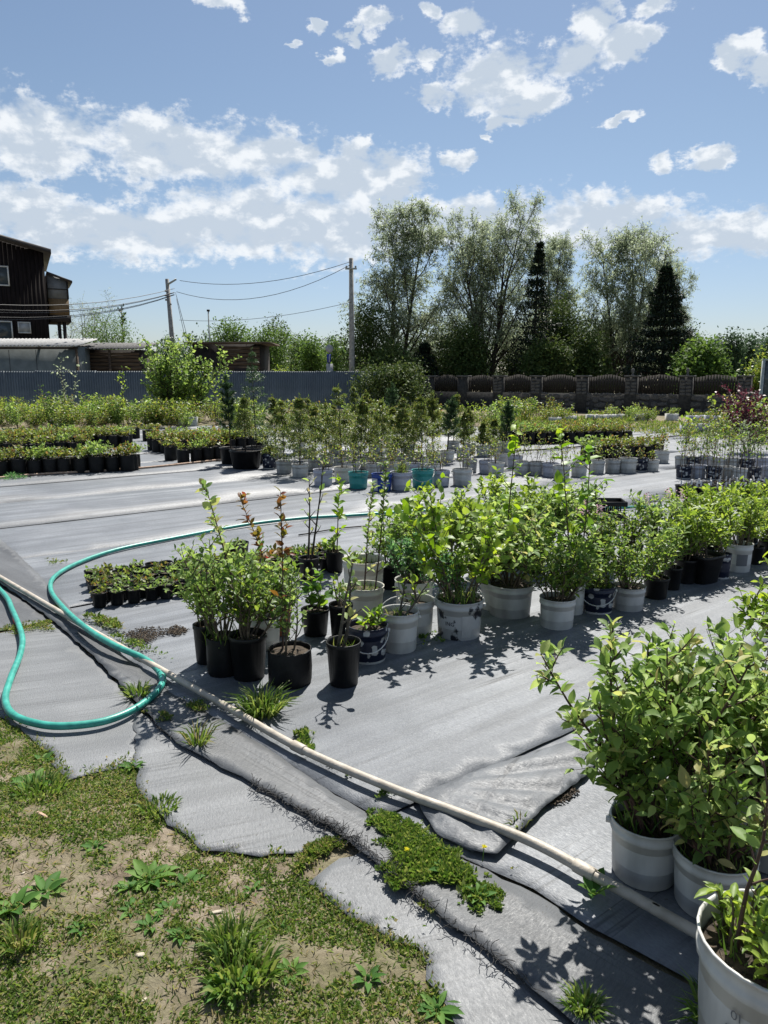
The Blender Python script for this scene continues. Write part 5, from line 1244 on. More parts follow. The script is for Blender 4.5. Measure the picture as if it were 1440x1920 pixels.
# seedling pots by the hose
SEED = []
for i in range(6):
    SEED.append(proto('pot', .105, .10, 'black_plastic', [('foliage', ['leaf_mid', 'leaf_fresh', 'leaf_strawb'][i % 3], 'small', plant(320 + i, .045 + .008 * (i % 4), 5, .02, 1.0, .1, -.03, 2, .5, 0, .3, (.034, .021), .015, .2, .0016, wk=3, nseg=4))], 14, .88))
EMPTYP = proto('pot', .105, .10, 'black_plastic', [], 14, .8)
SL = G(190, 1140); SL2 = G(405, 1111)
bed((188,1140),(405,1112),7,'small black seedling pot in the block inside the hose loop','seedling pots inside the hose loop', sp=.112, pr=SEED + [EMPTYP], name='seedling_pot', rsp=.108, jit=.005)
bed((418,1092),(650,1064),4,'small black seedling pot in the block behind the black pots','seedling pots behind the black pots', sp=.118, pr=SEED, name='seedling_pot', rsp=.115, skip=.08, jit=.008)
bed((800,1020),(1035,995),4,'black seedling pot in the block behind the front shrubs','seedling pots behind the front shrubs', sp=.15, pr=[[(a, b_, c) for a, b_, c in q] for q in SEED], name='seedling_pot', rsp=.15, skip=.05)
for a, b_ in ((452,1052),(436,1060)):
    potted(a, b_, 32, .95, 'pot', 'black_plastic', 'bare black pot standing between the seedling blocks', 'potted plant', [dict(seed=int(a), H=.06, stems=3, side=2, leaf=(.03, .018), lmat='leaf_mid')], group='bare pots between the seedling blocks', k=20)
# black crates behind the shrubs
def crate(px, py, label, w=.40, d=.30, h=.20):
    p = G(px, py); o = thing('plastic_crate', label, 'crate', (p.x, p.y + d / 2, ZF), rb.uniform(-.3, .3), 'black plastic crates')
    m = MB(); m.box((-w/2, -d/2, 0), (w/2, d/2, .012)); obj('base', m.mesh('base', 'black_plastic'), o)
    m = MB(); t = .012
    for z0, z1 in ((.014, .05), (h - .05, h)):
        m.box((-w/2, -d/2, z0), (w/2, -d/2 + t, z1)); m.box((-w/2, d/2 - t, z0), (w/2, d/2, z1)); m.box((-w/2, -d/2 + t, z0), (-w/2 + t, d/2 - t, z1)); m.box((w/2 - t, -d/2 + t, z0), (w/2, d/2 - t, z1))
    obj('rim', m.mesh('rim', 'black_plastic'), o); m = MB()
    for i in range(9):
        x = -w/2 + .03 + (w - .06) * i / 8
        for y in (-d/2 + .002, d/2 - .010): m.box((x - .008, y, .051), (x + .008, y + .008, h - .051))
    obj('bars', m.mesh('bars', 'black_plastic'), o)
crate(1090, 972, 'black slatted plastic crate standing behind the hazel leaves'); crate(1142, 978, 'black slatted plastic crate beside the first, nearer the lilac')

# ------------------------------------------------------------------ conifers and white buckets of the second row
def bucket_at(px, py, w, mat, label, group, plants, ratio=.8, kind='bucket', cat='potted plant', name='potted_shrub', handle=None, fill=.88):
    return potted(px, py, w, ratio, kind, mat, label, cat, plants, group, name, handle, fill, None, 18)
def conifer(px, py, w, top, pot, kind, seed, label, group, mat, wid=.55, ratio=.75, potkind='bucket', **kw):
    c, D = potspot(px, py, w); H = D * ratio; tp = at(px, top, c.y).z - c.z - H * .9
    o = thing('potted_conifer', label, 'potted conifer', tuple(c), 0, group)
    pm, sm = pot_meshes(potkind, D, H, pot, 18, .9); obj('pot', pm, o); obj('soil', sm, o)
    if kind == 'pine': rng, wood, arr = pine(seed, tp, tp * wid, **kw)
    else: rng, wood, arr = spruce(seed, tp, tp * wid, r=.012, **kw)
    obj('trunk', wood.mesh('trunk', 'bark_dark', True), o, (0, 0, H * .9)); obj('needles', leaf_mb(rng, arr, T_SMALL).mesh('needles', mat, tint=True), o, (0, 0, H * .9))
    return o
conifer(462,882,62,738,'black_plastic','spruce',400,'low golden spruce spreading out of the wide black tub','', 'needle_olive', .5, .55, 'pot', whorls=9, bare=.3)
conifer(434,873,44,704,'black_plastic','pine',401,'bluish green bushy pine in a black pot at the left end of the conifers','', 'needle_green', .42, .7, 'pot', needles=110)
conifer(482,872,40,652,'black_plastic','spruce',402,'tallest sparse dark green fir rising above the row of conifers','', 'needle_green', .42, .8, 'pot', whorls=12, per=5, bare=.15, twigs=6, irregular=.3)
conifer(507,881,32,835,'print_navy','spruce',403,'printed bucket with a drooping little yellow-green spruce at the tub\'s side','', 'needle_olive', 1.8, .9, whorls=5, bare=.1)
cg = 'olive spruces in white buckets'; cl = 'olive green spruce sapling in a white bucket, in the conifer row'
cp = 'soft-needled green pine in a white bucket, in the conifer row'; pg = 'pines in white buckets'
for i, (px, py, top, kd) in enumerate(((533,890,735,'s'),(563,897,742,'s'),(518,862,745,'s'),(592,884,738,'s'),(612,876,745,'s'),(640,884,722,'s'),(648,868,750,'s'),(676,882,738,'s'),(693,872,730,'s'),(716,884,745,'s'),(737,868,742,'s'),(752,880,748,'s'),(775,872,742,'p'),(790,882,740,'s'),(812,872,737,'p'),(838,868,738,'p'),(580,862,745,'s'),(560,852,742,'s'),(628,856,742,'s'),(668,854,735,'s'),(705,852,748,'s'),(735,846,720,'p'),(765,852,735,'s'),(868,862,760,'s'),(880,852,762,'p'),(905,857,772,'s'),(925,852,768,'s'),(947,850,755,'p'),(850,846,750,'s'))):
    Y = G(px, py).y; w = .27 / axis_depth(G(px, py)) * FPX
    if kd == 's': conifer(px, py, w, top + rb.uniform(-16, 22), 'white_plastic' if i % 3 else 'dirty_plastic', 'spruce', 410 + i, cl, cg, 'needle_olive', rb.uniform(.62, .9), .72, whorls=9, per=4, bare=rb.uniform(.06, .2), twigs=8, irregular=.45, taper=1.2, blade=(.052, .016), nb=8)
    else: conifer(px, py, w, top + rb.uniform(-4, 6), 'white_plastic', 'pine', 410 + i, cp, pg, 'needle_green' if i % 2 else 'needle_olive', .5, .75, needles=90)
wg = 'white buckets with small shrubs before the conifers'; wl = 'white bucket with a small sparse shrub, before the row of conifers'
small = lambda s, H_=.35: [dict(seed=s, H=H_, stems=5, side=5, slen=.5, leaf=(.035, .02), step=.035, tilt=.4, lmat='leaf_bed', tmpl='small', wk=3, r=.005)]
bucket_at(606,914,38,'lilac_plastic','greyish lilac bucket with a small bare-stemmed shrub, left in its row',None,small(500,.45))
bucket_at(644,908,36,'cream_plastic','cream bucket with a twiggy shrub behind the lilac one',None,small(501,.4))
bucket_at(672,919,38,'teal_plastic','dark teal bucket with a twiggy shrub beside the blue label',None,small(502,.45))
o, p, D, H = bucket_at(716,924,40,'blue_plastic','royal blue bucket with white printed lines',None,small(503,.5))
for z in (.30, .42, .54): patch(D, H, .15, .62, H * z, H * z + .012, 'ink_white', p, 'printed_line')
patch(D, H, -1.4, -.45, .01, H * .76, 'lilac_plastic', p)
bucket_at(752,922,42,'lilac_plastic','pale lilac bucket with grassy growth between the blue and the teal bucket',None,[GR(504,.25,80,.08)] + small(505,.3))
bucket_at(792,918,42,'teal_plastic','bright teal bucket with a small green shrub',None,small(506,.4), handle='down')
bucket_at(826,914,36,'lilac_plastic','lilac bucket right beside the bright teal one',None,small(507,.4))
bucket_at(866,913,38,'white_plastic','white bucket with a slanting wire handle, standing clear on the fabric',None,small(508,.45), handle='down')
for i, (px, py) in enumerate(((978,892),(1005,893),(1052,902),(1032,896),(1118,890),(1148,889),(930,896),(912,890),(660,895),(700,897),(736,896),(775,897),(812,899),(880,888),(1085,896),(965,880),(940,876))):
    w = .26 / axis_depth(G(px, py)) * FPX; bucket_at(px, py, w, ['white_plastic', 'dirty_plastic', 'white_plastic', 'lilac_plastic'][i % 4], wl, wg, small(520 + i, rb.uniform(.3, .5)), handle='down' if i % 4 == 0 else None)
bg_ = 'white buckets in the right part of the row'
for i, (px, py, w) in enumerate(((1176,889,34),(1222,886,26),(1240,870,28),(1200,886,30))):
    bucket_at(px, py, w, 'print_navy' if i == 3 else 'white_plastic', ['white bucket at the open end of the bucket row', 'small white bucket, last of the bucket row', 'white bucket set back behind the last of the row', 'dark printed bucket between white ones at the end of the row'][i], None, small(560 + i, .2))
# right-hand group of buckets with thin trees
for i, (px, py, mt, lb) in enumerate(((1281,900,'print_navy','dark printed bucket at the left corner of the right-hand group'),(1308,899,'lilac_plastic','grey-lilac bucket second in the right-hand group'),(1337,902,'print_navy','dark printed bucket with a hanging handle in the right-hand group'))):
    bucket_at(px, py, 30, mt, lb, None, [dict(seed=600 + i, H=.75, stems=3, side=8, slen=.4, sub=1, leaf=(.035, .02), step=.03, tilt=.35, lmat='leaf_bed', tmpl='small', r=.006, wk=3)], handle='down' if i else None)
rg = 'thin saplings in buckets of the right-hand group'
for i, (px, py, top) in enumerate(((1278,880,800),(1300,882,790),(1322,880,800),(1345,884,785),(1372,884,800),(1400,886,790),(1428,884,790),(1362,900,800),(1385,904,790),(1412,902,810),(1440,900,790))):
    bucket_at(px, py, 28, ['white_plastic', 'print_navy', 'lilac_plastic', 'white_plastic'][i % 4], 'thin small-leaved sapling in a bucket of the right-hand group', rg, [dict(seed=620 + i, top=(px + rb.uniform(-8, 8), top), stems=2, side=10, slen=.34, sub=1, leaf=(.04, .024), step=.034, tilt=.12, lstart=.35, start=.35, lmat=['leaf_mid', 'leaf_bed', 'leaf_willow'][i % 3], tmpl='small', r=.006, wk=3)], name='potted_tree', cat='potted tree')
# tagged small pots
m = MB(); m.add([(-.011, 0, 0), (.011, 0, 0), (.011, 0, .10), (-.011, 0, .10), (-.011, .0015, 0), (.011, .0015, 0), (.011, .0015, .10), (-.011, .0015, .10)], [(0,1,2,3),(5,4,7,6),(1,5,6,2),(4,0,3,7),(3,2,6,7)])
tagm = m.mesh('plant_tag', 'sign_white'); TP = [proto('square', .15, .15, 'black_plastic', [('foliage', 'leaf_mid', 'small', plant(650 + i, .8, 1, .01, .06, .03, 0, 5, .16, 0, .4, (.04, .024), .05, .5, .004, wk=3))], 16, .9) for i in range(3)]
A, B = G(1345, 944), G(1452, 930); d = (B - A).normalized(); nn = Vector((-d.y, d.x, 0))
for r_ in range(4):
    for i in range(8):
        p = A + d * (i * .17) + nn * (r_ * .18); o = put(TP[(i + r_) % 3], 'tagged_sapling', 'thin whip in a small black pot with a white plant tag', 'potted tree', 'tagged whips in the right-hand block', (p.x, p.y, ZF), rb.uniform(-.3, .3))
        t = obj('plant_tag', tagm, o, (rb.uniform(-.04, .04), -.04, .12)); t.rotation_euler = (rb.uniform(-.3, .3), 0, rb.uniform(-.5, .5))
# burgundy shrub
p = G(1405, 850); o = thing('burgundy_shrub', 'tall burgundy-leaved shrub before the stone wall', 'shrub', (p.x, p.y, ZF - .01))
tp = at(1405, 722, p.y).z; rng, wood, arr = plant(660, tp, 9, .1, .42, .06, .03, 10, .4, 2, .25, (.06, .042), .035, .3, .012)
obj('stem', wood.mesh('stem', 'twig_red', True), o); obj('foliage', leaf_mb(rng, arr, T_SMALL).mesh('foliage', 'leaf_burgundy', tint=True), o)
# white boxes and buckets along the wall
def trough(px, py, w, h, label, group, mat='white_plastic', d=.3):
    p = G(px, py); o = thing('planter_box', label, 'planter', (p.x, p.y + d / 2, ZF - .01), rb.uniform(-.15, .15), group)
    m = MB(); b = .94
    m.add([(-w/2*b,-d/2*b,0),(w/2*b,-d/2*b,0),(w/2*b,d/2*b,0),(-w/2*b,d/2*b,0),(-w/2,-d/2,h),(w/2,-d/2,h),(w/2,d/2,h),(-w/2,d/2,h),(-w/2+.02,-d/2+.02,h),(w/2-.02,-d/2+.02,h),(w/2-.02,d/2-.02,h),(-w/2+.02,d/2-.02,h),(-w/2+.02,-d/2+.02,h*.8),(w/2-.02,-d/2+.02,h*.8),(w/2-.02,d/2-.02,h*.8),(-w/2+.02,d/2-.02,h*.8)],
          [(0,1,5,4),(1,2,6,5),(2,3,7,6),(3,0,4,7),(4,5,9,8),(5,6,10,9),(6,7,11,10),(7,4,8,11),(8,9,13,12),(9,10,14,13),(10,11,15,14),(11,8,12,15)]); obj('box', m.mesh('box', mat), o)
    m = MB(); m.box((-w/2+.02,-d/2+.02,h*.7),(w/2-.02,d/2-.02,h*.85)); obj('soil', m.mesh('soil', 'potting_soil'), o)
    rng, wood, arr = plant(int(px), .18, 10, w * .4, .5, .08, 0, 2, .5, 0, .3, (.06, .035), .04, .2, .003, wk=3); obj('foliage', leaf_mb(rng, arr, T_SMALL).mesh('foliage', 'leaf_bed', tint=True), o, (0, 0, h * .85))
tg = 'white planters along the stone wall'
for px, py in ((1112,791),(1128,792),(1146,791),(1162,790),(1190,790),(1056,795),(1042,797),(1070,794),(1208,789),(1262,789)): trough(px, py, .40, .24, 'white planter box in the line before the stone wall', tg)
for px, py in ((1292,812),(1310,813),(1326,813),(1340,812),(1302,795),(1318,794),(1334,795),(1352,795),(1372,795)): trough(px, py, .34, .26, 'pale grey planter of the cluster below the burgundy shrub', 'pale planters below the burgundy shrub', 'lilac_plastic')
trough(350, 800, .62, .30, 'large white box standing in the leafy bed on the left', None); trough(108, 802, .45, .22, 'small white box at the edge of the leafy bed on the left', None, 'lilac_plastic')

# ------------------------------------------------------------------ nursery shrubs at the back
def nshrub(seed, H_, mt, lw=(.07, .045)):
    rng, wood, arr = plant(seed, H_, 8, .1, .5, .07, .03, 6, .5, 1, .15, lw, .05, .15, .006, wk=3); return (wood.mesh('stem', 'twig', True), leaf_mb(rng, arr, T_SMALL).mesh('foliage', mt, tint=True))
NS = [nshrub(700 + i, .8, ['leaf_fresh', 'leaf_bed', 'leaf_mid', 'leaf_bed', 'leaf_lime', 'leaf_strawb'][i % 6]) for i in range(8)]
def shrubrow(n, x0, x1, y0, y1, label, group, h=(.55, .95), pr=NS, cat='shrub'):
    for i in range(n):
        p = G(rb.uniform(x0, x1), rb.uniform(y0, y1)); wm, lm = pr[rb.randrange(len(pr))]; o = thing('nursery_shrub', label, cat, (p.x, p.y, .0), rb.uniform(0, 6.28), group, rb.uniform(*h) / .8)
        obj('stem', wm, o); obj('foliage', lm, o)
shrubrow(75, -40, 300, 789, 806, 'leafy nursery shrub in the dense bed before the grey metal fence, left side', 'shrubs in the left back bed', (.5, .95))
shrubrow(40, 280, 480, 787, 804, 'leafy nursery shrub in the back bed between the maple and the conifers', 'shrubs in the middle back bed', (.5, .9))
shrubrow(34, 480, 960, 793, 815, 'nursery shrub in the bed behind the conifer row', 'shrubs behind the conifers', (.5, .9))
shrubrow(18, 950, 1075, 786, 797, 'green shrub growing before the foot of the stone wall', 'shrubs before the stone wall', (.4, .85))
shrubrow(14, 1110, 1290, 786, 792, 'small shrub growing behind the white planters', 'shrubs behind the white planters', (.3, .6))
shrubrow(10, 1340, 1460, 800, 832, 'bushy sapling beside the burgundy shrub', 'saplings beside the burgundy shrub', (.7, 1.1))
# the maple-like bush before the fence
for (px, top, w, sd_, lab) in ((335,628,135,710,'large bright green maple bush in front of the metal fence'),):
    Y = 26.0; H_ = tz(px, top, Y); rng, wood, arr = plant(sd_, H_, 16, .25, .48, .05, .03, 13, .40, 2, .10, (.12, .09), .055, .10, .03, hvar=.35)
    tree_obj('maple_bush', lab, 'bush', (rng, wood, arr), 'bark_dark', 'leaf_fresh', gx(px, Y), 0, 1, ln='crown', wn='trunk')
for i, (px, py, top, lb) in enumerate(((232,800,688,'young leafy sapling left of the maple bush'),(130,800,668,'thin blossoming sapling against the grey shed wall'),(95,802,720,'climbing thin shrub against the metal fence'),(405,800,690,'thin pale sapling right of the maple bush'),(150,800,735,'low arching shrub against the metal fence'),(1290+0,830,770,'slim light green sapling beside the pale planters'))):
    p = G(px, py); Hs_ = at(px, top, p.y).z; rng, wood, arr = plant(720 + i, Hs_, 2 + i % 2, .05, .15, .05, 0, 6, .3, 1, .25, (.09, .06), .10, .3, .01)
    tree_obj('sapling', lb, 'sapling', (rng, wood, arr), 'twig', ['leaf_lime', 'leaf_willow', 'leaf_far', 'leaf_lime', 'leaf_mid', 'leaf_lime'][i], (p.x, p.y, 0), ln='foliage', wn='stem')
# ------------------------------------------------------------------ lawn, weeds and litter
def lawn_cover():
    rng = np.random.default_rng(77); lv = Leaves(); tints = []
    def scatter(n, poly, x0, x1, y0, y1, thr, LL, WW, seed, tb, spread=1.0, zz=0.0):
        X = rng.uniform(x0, x1, n); Y = rng.uniform(y0, y1, n); k = inpoly(X, Y, poly)
        d = .26 * vnoise(X, Y, 1.9, seed) + .40 * vnoise(X, Y, 7, seed + 1) + .34 * vnoise(X, Y, 19, seed + 2) + .08 * (rng.random(n) - .5)
        k &= d > thr - .12 * (rng.random(n) ** 2); X, Y, d = X[k], Y[k], d[k]
        Z = ground_z(X, Y) + zz; P = np.stack([X, Y, Z - .002], -1); D = rng.normal(0, spread, P.shape); D[:, 2] = np.abs(D[:, 2]) * .5 + .35
        s = .55 + .9 * rng.random(len(P)); lv.add(P, D, rng.normal(0, .7, P.shape) + [0, 0, 1], LL * s, WW * s)
        tints.append((tb + .28 * rng.normal(0, 1, len(P)) + .35 * (vnoise(X, Y, 4, seed + 7) - .5)).clip(0, 1))
    scatter(330000, LAWN, -2.3, .35, 1.0, 3.6, .475, .0130, .0058, 5, .40)
    scatter(26000, LAWN, -2.3, .35, 1.0, 3.6, .36, .026, .003, 15, .62)
    scatter(60000, [p for p in LAWN], -6, -2.2, -2, 3.6, .45, .026, .012, 5, .45)
    return rng, lv.arrays(), np.concatenate(tints)
rng, arr, tint = lawn_cover()
o = stuff(obj('lawn', leaf_mb(rng, arr, T_SMALL, tint=tint).mesh('lawn', 'grass', tint=True))); tag(o, 'patchy low grass and knotweed on the bare soil', 'grass')

def weed_patch(name, poly, n0, label, LL0=.045, mat='grass_lush', seed=1, cat='weeds', z=.03, mix=.5):
    n = int(n0 * 2.2) if z < .05 and LL0 < .09 else n0; LL = LL0 * (.62 if LL0 < .09 else 1)
    rng = np.random.default_rng(seed); P_ = gp(poly); xs = [p[0] for p in P_]; ys = [p[1] for p in P_]; lv = Leaves()
    X = rng.uniform(min(xs), max(xs), n * 2); Y = rng.uniform(min(ys), max(ys), n * 2); k = inpoly(X, Y, P_); X, Y = X[k], Y[k]; ed = edgedist(X, Y, P_)
    thr_ = .62 if n0 > 2000 else .70
    k = (vnoise(X, Y, 14, seed + 3) * .6 + vnoise(X, Y, 37, seed + 4) * .5 + ed / .22 > thr_ + .3 * rng.random(len(X))); X, Y, ed = X[k], Y[k], ed[k]; h = (.25 + .6 * (ed / .16).clip(0, 1)) * (.5 + vnoise(X, Y, 8, seed))
    P = np.stack([X, Y, np.full(len(X), z - .006) + h * LL * .5 * rng.random(len(X))], -1); D = rng.normal(0, .8, P.shape); D[:, 2] = .3 + np.abs(D[:, 2])
    thin = rng.random(len(P)) < mix; s = .6 + .8 * rng.random(len(P))
    lv.add(P, D, rng.normal(0, .7, P.shape) + [0, 0, 1], LL * h * s + .006, np.where(thin, .09, .36) * LL * s)
    o = stuff(obj(name, leaf_mb(rng, lv.arrays(), T_SMALL).mesh(name, mat, tint=True))); return tag(o, label, cat)
weed_patch('weed_patch', [(655,1560),(700,1525),(760,1535),(840,1590),(900,1640),(945,1690),(940,1720),(900,1735),(850,1700),(800,1680),(740,1690),(705,1640),(690,1600)], 9500, 'thick green mat of grass and clover growing over the fabric strip', .05, 'grass_lush', 2)
weed_patch('weed_patch', [(555,1600),(620,1570),(655,1565),(650,1590),(600,1640),(560,1650),(520,1625)], 2200, 'tongue of bright low weeds between two pieces of grey fabric', .035, 'grass', 3, z=.016)
weed_patch('weed_patch', [(0,1175),(60,1168),(105,1165),(105,1185),(30,1195),(-60,1200)], 1200, 'low weeds in the gap left of the teal hose', .035, 'grass', 4, z=.02)
weed_patch('weed_patch', [(150,1150),(205,1160),(240,1180),(230,1205),(175,1180),(140,1165)], 1500, 'wispy pale weeds beside the hose near the seedling pots', .07, 'grass', 5)
weed_patch('weed_patch', [(190,1190),(260,1205),(350,1245),(345,1262),(280,1240),(215,1215)], 1500, 'low weeds growing along the pipe before the black pots', .05, 'grass_lush', 6)
weed_patch('weed_patch', [(95,1140),(130,1150),(150,1178),(120,1172)], 500, 'small tuft of weeds where the hose crosses the pipe', .045, 'grass', 7)
weed_patch('weed_patch', [(540,1375),(590,1378),(600,1430),(560,1410)], 900, 'feathery green weed leaning on the pipe', .07, 'grass_lush', 8)
weed_patch('weed_patch', [(590,1425),(650,1450),(660,1470),(610,1450)], 600, 'yellowish weeds on the lower side of the pipe', .05, 'grass', 9)
weed_patch('weed_patch', [(265,1345),(320,1335),(335,1355),(290,1368)], 600, 'low weeds on the seam below the hose bend', .04, 'grass', 10)
weed_patch('weed_patch', [(930,1610),(985,1610),(1005,1640),(960,1645)], 500, 'short weeds in the fold of the strip near the white pails', .04, 'grass', 11)
weed_patch('weed_patch', [(695,1490),(745,1490),(750,1510),(705,1512)], 350, 'few dark leafy weeds beside the pipe below the smooth fabric', .045, 'leaf_mid', 12)
weed_patch('weed_patch', [(300,1310),(380,1320),(420,1345),(350,1345)], 700, 'thin dry grass on the strip by the hose bend', .06, 'grass', 13, mix=.85)
weed_patch('weed_patch', [(770,1205),(830,1185),(835,1215),(790,1222)], 700, 'dark weeds at the foot of the white buckets', .06, 'leaf_mid', 14)
weed_patch('weed_patch', [(80,1052),(125,1050),(130,1062),(90,1066)], 260, 'tiny weed tuft in a hole of the far fabric', .05, 'grass', 15)
weed_patch('weed_patch', [(720,1740),(800,1690),(835,1760),(790,1780)], 1300, 'thin sprawling weeds at the edge of the lower fabric', .04, 'grass', 16, mix=.7)
weed_patch('weed_patch', [(0,888),(45,886),(60,900),(0,905)], 900, 'small bluish weeds before the front bag row', .085, 'leaf_blue', 17)
weed_patch('weed_patch', [(1190,792),(1440,800),(1440,832),(1290,822),(1180,812)], 5000, 'short grass on the bare ground below the stone wall', .10, 'grass', 18, z=.02)
weed_patch('weed_patch', [(900,790),(1190,786),(1190,798),(900,812)], 5000, 'rough grass along the foot of the stone wall', .16, 'grass', 19, z=.02)

def fringe(px_line, n, label, seed, LL=.016, z=.006, spread=8):
    rng = np.random.default_rng(seed); pl = [np.array(p, float) for p in px_line]; L_ = [np.hypot(*(b - a)) for a, b in zip(pl, pl[1:])]; P = []
    for a, b, l in zip(pl, pl[1:], L_):
        for i in range(int(n * l / sum(L_))):
            t = rng.random(); q = a + (b - a) * t
            if vnoise(np.array([q[0]]), np.array([q[1]]), .035, seed)[0] < .42: continue
            g = G(q[0] + rng.normal(0, spread), q[1] + rng.normal(0, spread), z); P.append((g.x, g.y, z))
    P = np.array(P); lv = Leaves(); D = rng.normal(0, .8, P.shape); D[:, 2] = .3 + np.abs(D[:, 2]); s_ = .5 + .9 * rng.random(len(P))
    lv.add(P, D, rng.normal(0, .7, P.shape) + [0, 0, 1], LL * s_, np.where(rng.random(len(P)) < .4, .12, .4) * LL * s_)
    return tag(stuff(obj('edge_weeds', leaf_mb(rng, lv.arrays(), T_SMALL).mesh('edge_weeds', 'grass', tint=True))), label, 'weeds')
fringe([(0,1347),(45,1376),(95,1412),(132,1463)], 450, 'low weeds creeping over the lawn edge of the hose loop fabric', 61)
fringe([(132,1463),(245,1427),(262,1450),(264,1492),(345,1568),(382,1602),(490,1610),(620,1588)], 1400, 'low weeds creeping over the edge of the middle fabric piece', 62)
fringe([(580,1662),(640,1712),(735,1768),(785,1782),(800,1812),(822,1870),(852,1920)], 1100, 'low weeds creeping over the edge of the lower fabric piece', 63)

def tuft(px, py, H_, n, r, label, mat='grass_lush', w=.006, seed=1, z=.02):
    p = G(px, py); rng = np.random.default_rng(seed); lv = Leaves(); a = rng.random(n) * 6.283; q = r * np.sqrt(rng.random(n))
    P = np.stack([q * np.cos(a), q * np.sin(a), np.zeros(n)], -1); D = P / r * .75 + rng.normal(0, .22, (n, 3)); D[:, 2] = 1
    Ls = H_ * (.45 + .6 * rng.random(n)); m = MB(); D = nrm(D); S = nrm(np.cross(D, rng.normal(0, 1, (n, 3)))); dr = np.stack([D[:, 0], D[:, 1], np.full(n, -.55)], -1)
    mid = P + D * (Ls * .55)[:, None]; tip = P + D * (Ls * .85)[:, None] + dr * (Ls * .32)[:, None]
    V = np.stack([P + S * w * .5, P - S * w * .5, mid + S * w * .45, mid - S * w * .45, tip], 1)
    F = (np.arange(n)[:, None, None] * 5 + np.array([(0,1,3),(0,3,2),(2,3,4)])[None]).reshape(-1, 3); m.add(V.reshape(-1, 3), F, np.repeat(rng.random(n), 5))
    zz_ = z + float(ground_z(np.array([p.x]), np.array([p.y]))[0])
    return tag(obj('grass_tuft', m.mesh('grass_tuft', mat, tint=True), None, (p.x, p.y, zz_ - .008)), label, 'grass')
tuft(492,1345,.21,240,.065,'big fresh tuft of long grass beside the pipe below the black pots',seed=31,w=.007)
tuft(372,1405,.16,60,.03,'grass tuft with fallen blades at the strip edge','grass',seed=32,z=.03)
tuft(1095,1908,.07,150,.035,'small dense green tuft on the strip near the biggest bucket',seed=33,z=.03)
tuft(1345,1925,.12,120,.05,'dark grass tuft at the foot of the biggest white bucket',seed=34,z=.02)
tuft(435,1800,.09,260,.06,'thick tuft of fine grass in the lower lawn',seed=35,w=.005)
tuft(260,1310,.10,90,.05,'tuft of grass inside the hose loop near its bend',seed=36,z=.03)
tuft(40,1790,.08,110,.045,'pale grass tuft at the left side of the lawn','grass',seed=37)
tuft(75,1490,.06,200,.09,'lush low tuft at the upper corner of the lawn',seed=38)
tuft(975,1560,.08,16,.02,'few upright grass blades leaning on the pipe','grass',seed=39,z=.03)
tuft(455,1860,.065,240,.085,'broad dark tuft next to the fine grass in the lower lawn',seed=40,w=.009)
tuft(300,1520,.04,150,.07,'flat tuft of clover-like grass near the fabric edge',seed=41)
# broad-leaved rosettes
def rosette(px, py, r, n, label, seed, z=.0, up=.45, shape=(1, .42)):
    r *= .74; p = G(px, py); rng = np.random.default_rng(seed); zz_ = z + float(ground_z(np.array([p.x]), np.array([p.y]))[0])
    o = thing('broadleaf_weed', label, 'weed', (p.x, p.y, zz_)); a = np.arange(n) * 2.4 + rng.random() * 6; q = .75 + .4 * rng.random(n)
    D = np.stack([np.cos(a), np.sin(a), up * (.4 + rng.random(n))], -1); P = D * .006; P[:, 2] = -.004
    add_leaf_objects(o, [P, D, np.tile([[0., 0, 1]], (n, 1)) + rng.normal(0, .2, (n, 3)), r * q, r * shape[1] * q], np.arange(n), 'mid', 'weed_o')
    m = MB(); m.lathe([(.0, .012), (.006, .008), (.007, -.006)], 6); obj('crown', m.mesh('crown', 'weed'+'_o'), o)
for i, (px, py, r, n, z, lb) in enumerate((
    (30,1720,.10,7,0,'broad plantain with upright leaves at the left of the lawn'),(85,1690,.10,9,0,'dock with long leaves in the middle left of the lawn'),
    (280,1655,.12,12,0,'large dock plant in the centre of the lawn'),(245,1672,.07,8,0,'smaller dock touching the large dock plant'),(345,1668,.08,7,0,'plantain right of the large dock plant'),
    (250,1715,.06,8,0,'small rosette below the large dock plant'),(285,1755,.06,9,0,'small rosette on bare soil in the lower lawn'),(315,1725,.055,8,0,'narrow-leaved rosette on bare soil near the large dock'),
    (340,1780,.05,9,0,'tiny leafy rosette beside the bare soil patch'),(475,1680,.05,6,0,'thin two-leaved weed right of the bare patch'),(180,1600,.065,9,0,'bright green rosette above the large dock plant'),
    (250,1440,.07,8,.006,'leafy weed at the corner of the grey fabric pieces'),(60,1475,.11,12,0,'spreading dock at the upper left of the lawn'),(80,1428,.07,7,.0,'pale dock leaves beside the fabric edge'),
    (820,1895,.08,10,.004,'dark leafy weed at the lower edge of the fabric'),(690,1845,.06,7,0,'pale broad leaves in the lower right of the lawn'),(425,1880,.10,14,0,'large leafy clump at the bottom of the lawn'),(545,1845,.06,8,0,'dark rosette right of the large leafy clump'),
    (835,1650,.07,7,.035,'plantain in the thick green mat on the strip'),(900,1700,.06,7,.035,'leafy rosette at the end of the thick green mat'),(1112,1690,.11,6,.03,'big-leaved weed standing beside the pipe and white bucket'),
    (735,1205,.07,6,.03,'leafy weed before the grey leaning stem\'s bucket'),(530,1752,.03,5,0,'tiny pale seedling in the lower lawn'),(155,1755,.05,7,0,'low weed in the left lawn between bare patches'),(620,1700,.03,6,.0,'little weed at the tip of the lower fabric'))):
    rosette(px, py, r, n, lb, 800 + i, z, .9 if i == 20 else .45)
